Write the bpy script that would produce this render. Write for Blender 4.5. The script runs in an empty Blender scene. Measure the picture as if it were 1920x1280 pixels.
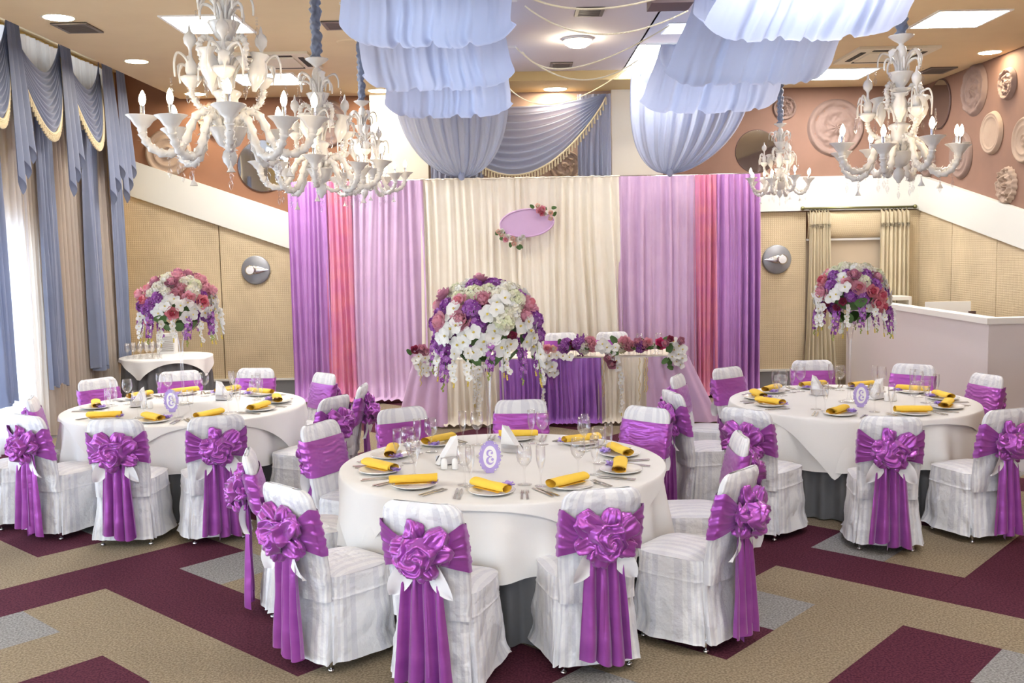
import bpy, math, random
from math import sin, cos, pi, radians, sqrt, atan2, exp, floor as fl
from mathutils import Vector, Matrix, noise
random.seed(7)
S = bpy.context.scene
COL = S.collection

# ------------------------------------------------------------------ camera
F, YH, ROLL, H = 1861.9, 467.0, -0.018, 2.059
PITCH = math.atan((640 - YH) / F)
cam = bpy.data.cameras.new('camera')
cam.sensor_width = 36; cam.lens = F / 1920 * 36; cam.clip_start = .05; cam.clip_end = 200
co = bpy.data.objects.new('camera', cam); COL.objects.link(co)
_R = Vector((1, 0, 0)); _U = Vector((0, sin(PITCH), cos(PITCH))); _B = Vector((0, -cos(PITCH), sin(PITCH)))
_cr, _sr = cos(ROLL), sin(ROLL)
RX = _cr * _R + _sr * _U
UX = -_sr * _R + _cr * _U
M = Matrix((RX, UX, _B)).transposed().to_4x4(); M.translation = Vector((0, 0, H))
co.matrix_world = M
S.camera = co

def ray(px, py):
    return (RX * ((px - 960) / F) + UX * ((640 - py) / F) - _B)
def on_y(px, py, y):
    d = ray(px, py); return Vector((0, 0, H)) + d * (y / d.y)
def on_x(px, py, x):
    d = ray(px, py); return Vector((0, 0, H)) + d * (x / d.x)
def on_z(px, py, z):
    d = ray(px, py); return Vector((0, 0, H)) + d * ((z - H) / d.z)

# ------------------------------------------------------------------ light
W = bpy.data.worlds.new('world'); S.world = W; W.use_nodes = True
bg = W.node_tree.nodes['Background']
bg.inputs[0].default_value = (0.82, 0.90, 1.0, 1); bg.inputs[1].default_value = 3.4
S.view_settings.view_transform = 'Standard'; S.view_settings.look = 'None'
S.view_settings.gamma = 1; S.view_settings.use_curve_mapping = False
S.view_settings.exposure = 1.4
S.cycles.use_denoising = True
S.cycles.max_bounces = 8; S.cycles.diffuse_bounces = 4; S.cycles.glossy_bounces = 3
S.cycles.transparent_max_bounces = 24; S.cycles.transmission_bounces = 6
S.cycles.sample_clamp_indirect = 4
S.cycles.caustics_reflective = False; S.cycles.caustics_refractive = False
K_PANEL, K_DOWN, K_BULB = 30.0, 42.0, 36.0

# ------------------------------------------------------------------ materials
def nt(name):
    m = bpy.data.materials.new(name); m.use_nodes = True
    t = m.node_tree; return m, t, t.nodes['Principled BSDF'], t.nodes['Material Output']
def setp(b, **k):
    for n, v in k.items():
        b.inputs[n.replace('_', ' ')].default_value = v
def c4(c): return (c[0], c[1], c[2], 1)
def mat(name, col, rough=.6, metal=0, col2=None, nscale=8, bump=0, bscale=60, coord='Object', stretch=None, spec=.5, sheen=0, aniso=0, emit=None, estr=0, trans=None, contrast=(.35, .65)):
    m, t, b, o = nt(name)
    setp(b, Base_Color=c4(col), Roughness=rough, Metallic=metal, Specular_IOR_Level=spec, Sheen_Weight=sheen, Anisotropic=aniso)
    N, L = t.nodes, t.links
    tc = N.new('ShaderNodeTexCoord'); src = tc.outputs[coord] if coord != 'World' else N.new('ShaderNodeNewGeometry').outputs['Position']
    mp = N.new('ShaderNodeMapping'); L.new(src, mp.inputs[0])
    if stretch: mp.inputs['Scale'].default_value = stretch
    if col2:
        n = N.new('ShaderNodeTexNoise'); n.inputs['Scale'].default_value = nscale; n.inputs['Detail'].default_value = 5
        L.new(mp.outputs[0], n.inputs['Vector'])
        r = N.new('ShaderNodeValToRGB'); r.color_ramp.elements[0].color = c4(col); r.color_ramp.elements[1].color = c4(col2)
        r.color_ramp.elements[0].position, r.color_ramp.elements[1].position = contrast
        L.new(n.outputs['Fac'], r.inputs[0]); L.new(r.outputs[0], b.inputs['Base Color'])
    if bump:
        n = N.new('ShaderNodeTexNoise'); n.inputs['Scale'].default_value = bscale; n.inputs['Detail'].default_value = 3
        L.new(mp.outputs[0], n.inputs['Vector'])
        bp = N.new('ShaderNodeBump'); bp.inputs['Strength'].default_value = bump; bp.inputs['Distance'].default_value = .01
        L.new(n.outputs['Fac'], bp.inputs['Height']); L.new(bp.outputs[0], b.inputs['Normal'])
    if emit: setp(b, Emission_Color=c4(emit), Emission_Strength=estr)
    if trans:
        tr = N.new('ShaderNodeBsdfTranslucent'); mx = N.new('ShaderNodeMixShader'); mx.inputs[0].default_value = trans
        tr.inputs[0].default_value = c4(col)
        L.new(b.outputs[0], mx.inputs[1]); L.new(tr.outputs[0], mx.inputs[2]); L.new(mx.outputs[0], o.inputs[0])
    return m

def glass_mat(name, tint=(1, 1, 1), ior=1.45, k=1.0):
    m, t, b, o = nt(name); N, L = t.nodes, t.links
    fr = N.new('ShaderNodeLayerWeight'); fr.inputs[0].default_value = .32
    mul = N.new('ShaderNodeMath'); mul.operation = 'MULTIPLY_ADD'; mul.inputs[1].default_value = .5 * k; mul.inputs[2].default_value = .02
    L.new(fr.outputs['Facing'], mul.inputs[0])
    g = N.new('ShaderNodeBsdfGlossy'); g.inputs['Roughness'].default_value = .04
    tr = N.new('ShaderNodeBsdfTransparent'); tr.inputs[0].default_value = c4(tint)
    mx = N.new('ShaderNodeMixShader'); L.new(mul.outputs[0], mx.inputs[0]); L.new(tr.outputs[0], mx.inputs[1]); L.new(g.outputs[0], mx.inputs[2])
    L.new(mx.outputs[0], o.inputs[0]); return m

def stripe_mat(name, c1, c2, width, uv=True, r1=.5, r2=.35):
    m, t, b, o = nt(name); N, L = t.nodes, t.links
    tc = N.new('ShaderNodeTexCoord'); sx = N.new('ShaderNodeSeparateXYZ'); L.new(tc.outputs['UV'], sx.inputs[0])
    d = N.new('ShaderNodeMath'); d.operation = 'DIVIDE'; d.inputs[1].default_value = width; L.new(sx.outputs[0], d.inputs[0])
    f = N.new('ShaderNodeMath'); f.operation = 'PINGPONG'; f.inputs[1].default_value = .5; L.new(d.outputs[0], f.inputs[0])
    g = N.new('ShaderNodeMapRange'); g.inputs[1].default_value = .24; g.inputs[2].default_value = .26; L.new(f.outputs[0], g.inputs[0])
    mx = N.new('ShaderNodeMix'); mx.data_type = 'RGBA'; mx.inputs[6].default_value = c4(c1); mx.inputs[7].default_value = c4(c2)
    L.new(g.outputs[0], mx.inputs[0]); L.new(mx.outputs[2], b.inputs['Base Color'])
    mr = N.new('ShaderNodeMapRange'); mr.inputs[3].default_value = r1; mr.inputs[4].default_value = r2; L.new(g.outputs[0], mr.inputs[0]); L.new(mr.outputs[0], b.inputs['Roughness'])
    n = N.new('ShaderNodeTexNoise'); n.inputs['Scale'].default_value = 9; n.inputs['Detail'].default_value = 4; L.new(tc.outputs['Object'], n.inputs['Vector'])
    bp = N.new('ShaderNodeBump'); bp.inputs['Strength'].default_value = .6; bp.inputs['Distance'].default_value = .05
    L.new(n.outputs['Fac'], bp.inputs['Height']); L.new(bp.outputs[0], b.inputs['Normal'])
    setp(b, Sheen_Weight=.1); return m

def grid_mat(name, c1, c2, pitch):
    m, t, b, o = nt(name); N, L = t.nodes, t.links
    g = N.new('ShaderNodeNewGeometry'); sx = N.new('ShaderNodeSeparateXYZ'); L.new(g.outputs['Position'], sx.inputs[0])
    ad = N.new('ShaderNodeMath'); ad.operation = 'ADD'; L.new(sx.outputs[0], ad.inputs[0]); L.new(sx.outputs[1], ad.inputs[1])
    hs = []
    for s in (ad.outputs[0], sx.outputs[2]):
        p = N.new('ShaderNodeMath'); p.operation = 'PINGPONG'; p.inputs[1].default_value = pitch / 2; L.new(s, p.inputs[0])
        r = N.new('ShaderNodeMapRange'); r.inputs[1].default_value = 0; r.inputs[2].default_value = pitch * .22; L.new(p.outputs[0], r.inputs[0]); hs.append(r)
    mi = N.new('ShaderNodeMath'); mi.operation = 'MINIMUM'; L.new(hs[0].outputs[0], mi.inputs[0]); L.new(hs[1].outputs[0], mi.inputs[1])
    n = N.new('ShaderNodeTexNoise'); n.inputs['Scale'].default_value = 1.6; L.new(g.outputs['Position'], n.inputs['Vector'])
    mx = N.new('ShaderNodeMix'); mx.data_type = 'RGBA'; mx.inputs[6].default_value = c4(c2); mx.inputs[7].default_value = c4(c1); L.new(mi.outputs[0], mx.inputs[0])
    hv = N.new('ShaderNodeHueSaturation'); L.new(mx.outputs[2], hv.inputs['Color'])
    mr = N.new('ShaderNodeMapRange'); mr.inputs[1].default_value = .3; mr.inputs[2].default_value = .7; mr.inputs[3].default_value = .86; mr.inputs[4].default_value = 1.1
    L.new(n.outputs['Fac'], mr.inputs[0]); L.new(mr.outputs[0], hv.inputs['Value']); L.new(hv.outputs[0], b.inputs['Base Color'])
    bp = N.new('ShaderNodeBump'); bp.inputs['Strength'].default_value = .5; bp.inputs['Distance'].default_value = .006
    L.new(mi.outputs[0], bp.inputs['Height']); L.new(bp.outputs[0], b.inputs['Normal']); setp(b, Roughness=.85); return m

def emit_mat(name, col, s):
    m, t, b, o = nt(name); setp(b, Base_Color=(0.8, .8, .8, 1), Emission_Color=c4(col), Emission_Strength=s); return m

def srgb(r, g, b):
    f = lambda v: (v / 255 / 12.92) if v / 255 < .04045 else ((v / 255 + .055) / 1.055) ** 2.4
    return (f(r), f(g), f(b))

MT = {}
MT['ceil'] = mat('ceiling_paint', (.72, .57, .35), .8, col2=(.69, .54, .33), nscale=2)
MT['ceilwhite'] = mat('ceiling_white_paint', (.74, .70, .72), .8)
MT['ceilgold'] = mat('ceiling_gold_paint', (.66, .50, .24), .7)
MT['terra'] = mat('terracotta_wall_paint', (.25, .115, .062), .75, col2=(.23, .105, .056), nscale=3)
MT['mauve'] = mat('mauve_wall_paint', (.23, .125, .088), .75, col2=(.21, .115, .08), nscale=3)
MT['yellow'] = mat('ochre_wall_paint', (.62, .43, .14), .7)
MT['cream'] = mat('cream_wall_paint', (.80, .74, .62), .7)
MT['taupe'] = mat('taupe_wall_paint', (.45, .31, .24), .8)
MT['band'] = mat('white_band_paint', (.66, .655, .61), .55, bump=.05, bscale=20)
MT['panel'] = grid_mat('woven_beige_panel', (.62, .50, .33), (.53, .42, .27), .028)
MT['seam'] = mat('panel_seam', (.30, .23, .15), .8)
MT['grey'] = mat('grey_skirting_paint', (.20, .20, .21), .5)
MT['part'] = mat('partition_paint', (.70, .64, .63), .6)
MT['partcap'] = mat('partition_cap_paint', (.84, .82, .77), .5)
def carpet(name, a, b_):
    return mat(name, a, .95, col2=b_, nscale=85, bump=.6, bscale=230, coord='World', spec=.1, contrast=(.38, .62))
MT['cp'] = carpet('plum_carpet', (.060, .014, .028), (.125, .034, .055))
MT['cb'] = carpet('beige_carpet', (.20, .158, .105), (.36, .29, .20))
MT['cg'] = carpet('grey_carpet', (.19, .185, .18), (.36, .35, .345))
MT['cover'] = stripe_mat('striped_white_damask', (.74, .74, .76), (.64, .64, .685), .056)
MT['tie'] = mat('white_cotton', (.86, .85, .87), .7, bump=.1, bscale=30)
MT['sash'] = mat('purple_satin', (.42, .095, .47), .30, metal=.5, col2=(.36, .07, .41), nscale=4, bump=.25, bscale=7, sheen=.3, aniso=.4, stretch=(1, 1, 3))
MT['cloth'] = mat('white_tablecloth_linen', (.78, .77, .75), .75, bump=.06, bscale=90, col2=(.75, .74, .72), nscale=3)
MT['skirt'] = mat('charcoal_table_skirt', (.12, .12, .125), .75, bump=.1, bscale=60)
MT['chrome'] = mat('chrome', (.75, .75, .77), .18, 1, col2=(.65, .65, .68), nscale=5)
MT['steel'] = mat('cutlery_steel', (.62, .60, .58), .22, 1, col2=(.5, .48, .46), nscale=9)
MT['china'] = mat('white_china', (.86, .86, .86), .15, spec=.6, col2=(.83, .83, .83), nscale=4)
MT['mustard'] = mat('mustard_napkin', (.92, .62, .07), .75, col2=(.88, .57, .055), nscale=12, bump=.15, bscale=120)
MT['lilac'] = mat('lilac_tulle', (.42, .28, .72), .7, col2=(.52, .38, .80), nscale=30)
MT['lilac2'] = mat('lilac_card', (.46, .37, .74), .6, col2=(.43, .34, .70), nscale=20)
MT['paper'] = mat('white_paper', (.88, .88, .89), .7, bump=.05, bscale=40)
MT['glass'] = glass_mat('clear_glass')
MT['glass2'] = glass_mat('vase_glass', k=1.0)
MT['crystal'] = glass_mat('cut_crystal', tint=(.93, .93, .95), k=1.0)
MT['pane'] = glass_mat('window_glass', tint=(.95, .98, 1), k=.3)
MT['opal'] = mat('opaline_white_glass', (.70, .69, .68), .16, spec=.6, col2=(.66, .64, .62), nscale=12, trans=.12)
MT['bulb'] = emit_mat('warm_bulb', (1, .78, .50), K_BULB)
MT['down'] = emit_mat('downlight_glow', (1, .86, .62), K_DOWN)
MT['tube'] = emit_mat('fluorescent_glow', (1, .97, .93), K_PANEL)
MT['backlight'] = emit_mat('added_drape_backlight', (.72, .86, 1), K_PANEL * .10)  # cool glow of the panels added behind the ceiling drapes
MT['tube2'] = emit_mat('fluorescent_louvre_glow', (.92, .93, .95), K_PANEL * .3)
MT['bluesat'] = mat('pale_blue_satin', (.46, .51, .68), .42, sheen=.3, col2=(.43, .48, .65), nscale=3, bump=.15, bscale=6, trans=.42)
MT['bluecur'] = mat('dusty_blue_curtain', (.24, .28, .41), .5, sheen=.3, col2=(.21, .25, .38), nscale=3, trans=.22)
MT['bluedark'] = mat('slate_blue_velvet', (.13, .16, .245), .6, sheen=.5, bump=.5, bscale=25)
MT['sheer'] = mat('warm_voile', (.66, .60, .55), .8, trans=.55, col2=(.61, .55, .50), nscale=5, stretch=(8, 8, .3))
MT['sheerw'] = mat('white_voile', (.74, .73, .76), .8, trans=.72)
MT['fringe'] = mat('cream_fringe', (.72, .62, .42), .8, bump=.3, bscale=80)
MT['champ'] = mat('champagne_taffeta', (.60, .52, .36), .45, sheen=.3, col2=(.54, .46, .31), nscale=4, bump=.2, bscale=12)
def bcl(n, c, c2, r=.55, **k): return mat(n, c, r, col2=c2, nscale=5, sheen=.15, **k)
MT['dpurple'] = bcl('violet_satin_drape', (.50, .24, .57), (.46, .21, .53), .42)
MT['dpink'] = bcl('coral_pink_satin_drape', (.74, .27, .37), (.66, .22, .40), .42)
MT['dlilac'] = bcl('lilac_tulle_drape', (.64, .44, .64), (.60, .40, .61), .7)
MT['divory'] = bcl('ivory_tulle_drape', (.86, .80, .69), (.84, .77, .65), .75)
MT['swpurple'] = bcl('purple_satin_skirt', (.40, .16, .56), (.33, .12, .50), .35)
MT['doorb'] = mat('beige_door_paint', (.46, .37, .27), .6)
MT['rod'] = mat('brass_rod', (.25, .24, .12), .35, 1)
MT['mirror'] = mat('mirror_glass', (.75, .78, .82), .03, 1)
MT['stone'] = mat('taupe_plaster', (.23, .155, .13), .75, col2=(.21, .14, .115), nscale=6, bump=.2, bscale=30)
MT['stonel'] = mat('pale_plaster', (.38, .28, .21), .75, col2=(.35, .25, .19), nscale=6, bump=.2, bscale=30)
MT['sconce'] = mat('brushed_grey_metal', (.32, .33, .36), .4, .6, col2=(.29, .30, .33), nscale=10)
MT['lens'] = mat('frosted_lens', (.72, .72, .74), .3)
MT['vent'] = mat('vent_metal', (.15, .12, .10), .5)
MT['ventdark'] = mat('vent_dark', (.03, .025, .02), .8)
MT['acwhite'] = mat('ac_plastic', (.72, .66, .52), .5)
MT['brown'] = mat('dark_brown_plastic', (.10, .055, .05), .5)
MT['white'] = mat('white_laminate', (.86, .86, .85), .4)
MT['gold'] = mat('gold_beads', (.70, .56, .28), .3, .7)
MT['rope'] = mat('pearl_string', (.78, .70, .52), .4)
MT['signl'] = mat('lilac_sign_board', (.58, .38, .60), .45, col2=(.60, .40, .63), nscale=5)
MT['frame'] = mat('window_frame_white', (.75, .76, .78), .5)
P_ = dict(rose=(.62, .10, .16), rosel=(.80, .30, .36), rosed=(.28, .03, .08), pinkl=(.82, .42, .52), mauve=(.48, .20, .30), white=(.88, .88, .86), hyd=(.80, .82, .60), ivory=(.85, .82, .70), purple=(.26, .05, .33), violet=(.42, .15, .50), green=(.06, .14, .03), greenl=(.38, .46, .10), yellow=(.80, .62, .10), peach=(.84, .56, .48), magenta=(.66, .05, .20))
for k_, c_ in P_.items():
    MT['f_' + k_] = mat('petal_' + k_ if not k_.startswith('green') else 'leaf_' + k_, c_, .6, col2=tuple(v * .82 for v in c_), nscale=25, trans=.3 if k_ != 'green' else .05)

# ------------------------------------------------------------------ mesh helpers
class MB:
    def __init__(s): s.v = []; s.f = []; s.m = []; s.uv = []; s.mats = []; s.cur = 0; s.flat = set()
    def use(s, key):
        if key not in s.mats: s.mats.append(key)
        s.cur = s.mats.index(key); return s
    def face(s, idx, uv=None, flat=False):
        if flat: s.flat.add(len(s.f))
        s.f.append(tuple(idx)); s.m.append(s.cur); s.uv.append(uv)
    def grid(s, fn, nu, nv, closeu=False, uvfn=None):
        b = len(s.v); U = nu if closeu else nu + 1
        for j in range(nv + 1):
            for i in range(U):
                s.v.append(tuple(fn(i / nu, j / nv)))
        for j in range(nv):
            for i in range(nu):
                i2 = (i + 1) % U if closeu else i + 1
                a = b + j * U; c = a + U
                uv = None
                if uvfn: uv = [uvfn(i / nu, j / nv), uvfn((i + 1) / nu, j / nv), uvfn((i + 1) / nu, (j + 1) / nv), uvfn(i / nu, (j + 1) / nv)]
                s.face((a + i, a + i2, c + i2, c + i), uv)
        return s
    def lathe(s, prof, seg=16, c=(0, 0, 0), flute=0, fn=0, mtx=None):
        def f(u, v):
            k = v * (len(prof) - 1); i = min(int(k), len(prof) - 2); t = k - i
            r = prof[i][0] * (1 - t) + prof[i + 1][0] * t; z = prof[i][1] * (1 - t) + prof[i + 1][1] * t
            a = 2 * pi * u
            if fn: r *= 1 + flute * cos(a * fn)
            p = Vector((r * cos(a), r * sin(a), z))
            if mtx: p = mtx @ p
            return (p[0] + c[0], p[1] + c[1], p[2] + c[2])
        return s.grid(f, seg, len(prof) - 1, True)
    def tube(s, pts, rad, seg=8, cap=True):
        pts = [Vector(p) for p in pts]; n = len(pts)
        if not hasattr(rad, '__len__'): rad = [rad] * n
        b = len(s.v); up = None
        for i, p in enumerate(pts):
            d = (pts[min(i + 1, n - 1)] - pts[max(i - 1, 0)])
            if d.length < 1e-9: d = Vector((0, 0, 1))
            d.normalize()
            if up is None:
                up = Vector((0, 0, 1)) if abs(d.z) < .9 else Vector((1, 0, 0))
            sd = d.cross(up)
            if sd.length < 1e-6: sd = d.orthogonal()
            sd.normalize(); up = sd.cross(d).normalized()
            for k in range(seg):
                a = 2 * pi * k / seg
                s.v.append(tuple(p + (sd * cos(a) + up * sin(a)) * rad[i]))
        for i in range(n - 1):
            for k in range(seg):
                k2 = (k + 1) % seg; a = b + i * seg; c = a + seg
                s.face((a + k, a + k2, c + k2, c + k))
        if cap:
            s.face([b + k for k in range(seg)][::-1]); s.face([b + (n - 1) * seg + k for k in range(seg)])
        return s
    def box(s, x0, y0, z0, x1, y1, z1, mtx=None):
        b = len(s.v)
        for p in ((x0, y0, z0), (x1, y0, z0), (x1, y1, z0), (x0, y1, z0), (x0, y0, z1), (x1, y0, z1), (x1, y1, z1), (x0, y1, z1)):
            s.v.append(tuple(mtx @ Vector(p)) if mtx else p)
        for f in ((3, 2, 1, 0), (4, 5, 6, 7), (0, 1, 5, 4), (1, 2, 6, 5), (2, 3, 7, 6), (3, 0, 4, 7)):
            s.face([b + i for i in f], flat=True)
        return s
    def prism(s, pts, d, mtx=None):
        """pts: 3D loop, extruded by vector d"""
        b = len(s.v); n = len(pts); d = Vector(d)
        for p in pts: s.v.append(tuple(mtx @ Vector(p)) if mtx else tuple(p))
        for p in pts:
            q = Vector(p) + d; s.v.append(tuple(mtx @ q) if mtx else tuple(q))
        s.face([b + i for i in range(n)], flat=True); s.face([b + n + i for i in range(n)][::-1], flat=True)
        for i in range(n):
            j = (i + 1) % n; s.face((b + i, b + j, b + n + j, b + n + i), flat=True)
        return s
    def ball(s, c, r, seg=8, rings=6, sc=(1, 1, 1)):
        def f(u, v):
            a = 2 * pi * u; b_ = pi * v
            return (c[0] + r * sc[0] * sin(b_) * cos(a), c[1] + r * sc[1] * sin(b_) * sin(a), c[2] + r * sc[2] * cos(b_))
        return s.grid(f, seg, rings, True)
    def add(s, o, mtx):
        """append other MB transformed"""
        b = len(s.v); fb = len(s.f)
        for v in o.v: s.v.append(tuple(mtx @ Vector(v)))
        mp = []
        for k in o.mats:
            if k not in s.mats: s.mats.append(k)
            mp.append(s.mats.index(k))
        for f, m_, uv in zip(o.f, o.m, o.uv):
            s.f.append(tuple(i + b for i in f)); s.m.append(mp[m_]); s.uv.append(uv)
        for i in o.flat: s.flat.add(i + fb)
        return s
    def mesh(s, name):
        me = bpy.data.meshes.new(name); me.from_pydata(s.v, [], s.f)
        for k in s.mats: me.materials.append(MT[k])
        me.polygons.foreach_set('material_index', s.m)
        me.polygons.foreach_set('use_smooth', [i not in s.flat for i in range(len(s.f))])
        if any(u is not None for u in s.uv):
            l = me.uv_layers.new(name='uv'); d = []
            for f, u in zip(s.f, s.uv):
                for k in range(len(f)): d += list(u[k]) if u else [0, 0]
            l.data.foreach_set('uv', d)
        me.validate(); me.update(); return me
def nb(key): return MB().use(key)

def obj(name, me, parent=None, loc=None, rot=None, sc=None, mtx=None):
    if isinstance(me, MB): me = me.mesh(name)
    o = bpy.data.objects.new(name, me); COL.objects.link(o)
    if parent: o.parent = parent
    if mtx is not None: o.matrix_local = mtx
    else:
        if loc: o.location = loc
        if rot: o.rotation_euler = rot
        if sc: o.scale = (sc, sc, sc) if not hasattr(sc, '__len__') else sc
    return o
def tag(o, label, cat, group=None):
    o['label'] = label; o['category'] = cat
    if group: o['group'] = group
    return o
def struct(name, me, parent=None):
    o = obj(name, me, parent)
    if parent is None: o['kind'] = 'structure'
    return o
def empty(name, loc=(0, 0, 0), rz=0, sc=1):
    o = bpy.data.objects.new(name, None); COL.objects.link(o); o.empty_display_size = .1
    o.location = loc; o.rotation_euler = (0, 0, rz); o.scale = (sc, sc, sc); return o
def N3(x, y, z=0.0): return noise.noise(Vector((x, y, z)))
def TR(x, y, z): return Matrix.Translation((x, y, z))
def align(n, spin=0):
    """matrix taking +Z to n"""
    return Vector((0, 0, 1)).rotation_difference(Vector(n).normalized()).to_matrix().to_4x4() @ Matrix.Rotation(spin, 4, 'Z')

# ------------------------------------------------------------------ room shell
YW, ZC, ZP = 14.2, 4.24, 4.62
XL, XR, XE, XCUR = -5.5, 5.85, -4.6, -5.2
YB = -3.0      # the hall goes on behind the camera to the added rear wall

# floor base and carpet tiles
fo = struct('floor', nb('seam').box(-6.2, YB, -.1, 6.6, 14.6, -.012))
TH, OX, OY = 0.8357283850486468, -0.4963541218650019, 0.8775454176130398
ct, st_ = cos(TH), sin(TH)
def tpos(i, j):
    a, b = (i + OX) * .5, (j + OY) * .5
    return (a * ct - b * st_, a * st_ + b * ct)
def tcol(i, j):
    if i % 3 == 1 and j % 3 == 1: return 'cg'
    for (p, q) in [(3, 11), (4, 11), (5, 11), (6, 11), (7, 11), (6, 7), (6, 8), (6, 9), (6, 10)]:
        a, b = i - p, j - q
        if a % 3 == 0 and b % 3 == 0 and ((a + b) // 3) % 2 == 0: return 'cp'
    return 'cb'
tile_me = {}
for k in ('cp', 'cb', 'cg'):
    g = .0006
    tile_me[k] = nb(k).box(g, g, -.012, .5 - g, .5 - g, 0).mesh('carpet_tile')
tl = []
for i in range(-30, 50):
    for j in range(-40, 50):
        x, y = tpos(i + .5, j + .5)
        if XL - .3 < x < XR + .3 and YB + .3 < y < YW + .3: tl.append((y, x, i, j))
def in_view(x, y):
    return y > 3.0 and abs(x) < (y * cos(PITCH)) * .55 + .4
tl.sort()
near = [t for t in tl if in_view(t[1], t[0])][:300]
ns = set((t[2], t[3]) for t in near)
for (y, x, i, j) in near:
    o = obj('carpet_tile', tile_me[tcol(i, j)], fo); px_, py_ = tpos(i, j)
    o.location = (px_, py_, 0); o.rotation_euler = (0, 0, TH)
rest = MB()
for (y, x, i, j) in tl:
    if (i, j) in ns: continue
    rest.use(tcol(i, j)); px_, py_ = tpos(i, j)
    rest.box(0.0006, 0.0006, -.012, .4994, .4994, 0, TR(px_, py_, 0) @ Matrix.Rotation(TH, 4, 'Z'))
o = obj('carpet_tiles', rest, fo); o['kind'] = 'stuff'

# ceiling with a shallow white tray over the middle
TX0, TX1, TY0, TY1 = -1.2, 3.0, 2.0, on_z(1080, 150, ZC).y
cl = nb('ceil')
cl.box(XE, YB, ZC, TX0, 14.4, ZC + .12).box(TX1, YB, ZC, XR + .1, 14.4, ZC + .12).box(TX0, YB, ZC, TX1, TY0, ZC + .12)
cl.use('ceilgold').box(TX0, TY1, ZC, TX1, 14.4, ZC + .12)
struct('ceiling', cl)
tr = nb('ceilwhite').box(TX0 - .05, TY0 - .05, ZC + .12, 1.52, TY1 + .05, ZC + .2)
struct('ceiling_tray', tr)
sl = nb('ceilwhite').box(1.52, TY0 - .05, ZC + .36, TX1 + .05, TY1 + .05, ZC + .44).box(1.50, TY0, ZC + .12, 1.52, TY1, ZC + .36)
sl.box(TX1, TY0, ZC + .12, TX1 + .04, TY1, ZC + .36).box(1.52, TY1, ZC + .12, TX1, TY1 + .05, ZC + .36).box(1.52, TY0 - .05, ZC + .12, TX1, TY0, ZC + .36)
struct('ceiling_recess', sl)
struct('curtain_pocket_ceiling', nb('ceil').box(XL - .1, YB, ZP, XE + .02, 14.4, ZP + .1).box(XE, YB, ZC + .1, XE + .1, 14.4, ZP + .05))

struct('wall_front_added', nb('cream').box(XL - .1, YB - .15, 0, -2.6, YB, ZP).box(1.4, YB - .15, 0, XR + .1, YB, ZP).box(-2.6, YB - .15, 2.7, 1.4, YB, ZP).box(-2.6, YB - .15, 0, 1.4, YB, .3))  # unseen rear wall, added to cut the fill light from behind the camera
# left wall with its windows
WZ0, WZ1 = .25, 2.35
wl = nb('yellow')
t = .18
wl.box(XL - t, YB, 0, XL, 14.4, WZ0).box(XL - t, YB, WZ1, XL, 14.4, 4.33).box(XL - t, YB, 4.56, XL, 14.4, ZP + .05)
for (a, b) in ((YB, -2), (3.3, 4.3), (11.15, 14.4)): wl.box(XL - t, a, WZ0, XL, b, WZ1)
for (a, b) in ((YB, -2), (13.35, 14.4)): wl.box(XL - t, a, 4.33, XL, b, 4.56)
struct('wall_left', wl)
def window(n, y0, y1, z0, z1, nm):
    fr = MB().use('frame'); x = XL - .1
    w = .05
    fr.box(x - .03, y0, z0, x + .03, y1, z0 + w).box(x - .03, y0, z1 - w, x + .03, y1, z1)
    for k in range(nm + 1):
        yy = y0 + (y1 - y0) * k / nm; fr.box(x - .03, yy - w / 2, z0, x + .03, yy + w / 2, z1)
    o = struct('window_%d' % n, fr)
    for k in range(nm):
        a = y0 + (y1 - y0) * k / nm + w / 2; b = y0 + (y1 - y0) * (k + 1) / nm - w / 2
        obj('pane', nb('pane').box(x - .004, a, z0 + w, x + .004, b, z1 - w), o)
window(1, 4.3, 11.15, WZ0, WZ1, 5)
window(2, -2, 3.3, WZ0, WZ1, 4)
wf = nb('frame')
for k in range(5): wf.box(-2.6 + .975 * k, YB - .1, .3, -2.5 + .975 * k, YB - .05, 2.7)
wf.box(-2.6, YB - .1, .3, 1.4, YB - .05, .36).box(-2.6, YB - .1, 2.64, 1.4, YB - .05, 2.7)
w4 = struct('window_4', wf)  # unseen rear window, added and sized to set the frontal fill light
for k in range(4): obj('pane', nb('pane').box(-2.5 + .975 * k, YB - .08, .36, -2.6 + .975 * (k + 1), YB - .072, 2.64), w4)
window(3, -2, 13.35, 4.33, 4.56, 10)

# back wall
def bx(px): return on_y(px, 250, YW).x
def bz(px, py): return on_y(px, py, YW).z
XA = bx(697); XB_ = bx(1240)
struct('wall_back', nb('terra').box(XL - .1, YW, 0, XR + .1, YW + .15, ZP + .05))
def bprism(key, pts, y0, d):
    return nb(key).prism([(x, y0, z) for x, z in pts], (0, d, 0))
# cream pier sections and taupe niche
n0, n1 = bx(803), bx(1145)
struct('wall_pier', nb('cream').box(XA, YW - .14, 0, n0, YW, ZC).box(n1, YW - .14, 0, XB_, YW, ZC))
struct('wall_niche', nb('taupe').box(n0, YW - .03, 0, n1, YW, ZC))
struct('wall_pier_upper', nb('mauve').box(XB_, YW - .02, 2.9, XR, YW, ZC))
# white band: slopes down on the left, level on the right
l0, l1 = bx(247), bx(545)
zt0, zb0, zt1, zb1 = bz(250, 300), bz(250, 368), bz(545, 401), bz(545, 467)
sl_ = (zt1 - zt0) / (l1 - l0)
xe = XA + .05
struct('trim_1', bprism('band', [(l0 - .03, zb0), (xe, zb0 + sl_ * (xe - l0)), (xe, zt0 + sl_ * (xe - l0)), (l0 - .03, zt0)], YW - .1, .1))
zr0, zr1 = bz(1430, 397), bz(1430, 333)
struct('trim_2', nb('band').box(bx(1240), YW - .1, zr0, XR, YW, zr1))
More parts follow.
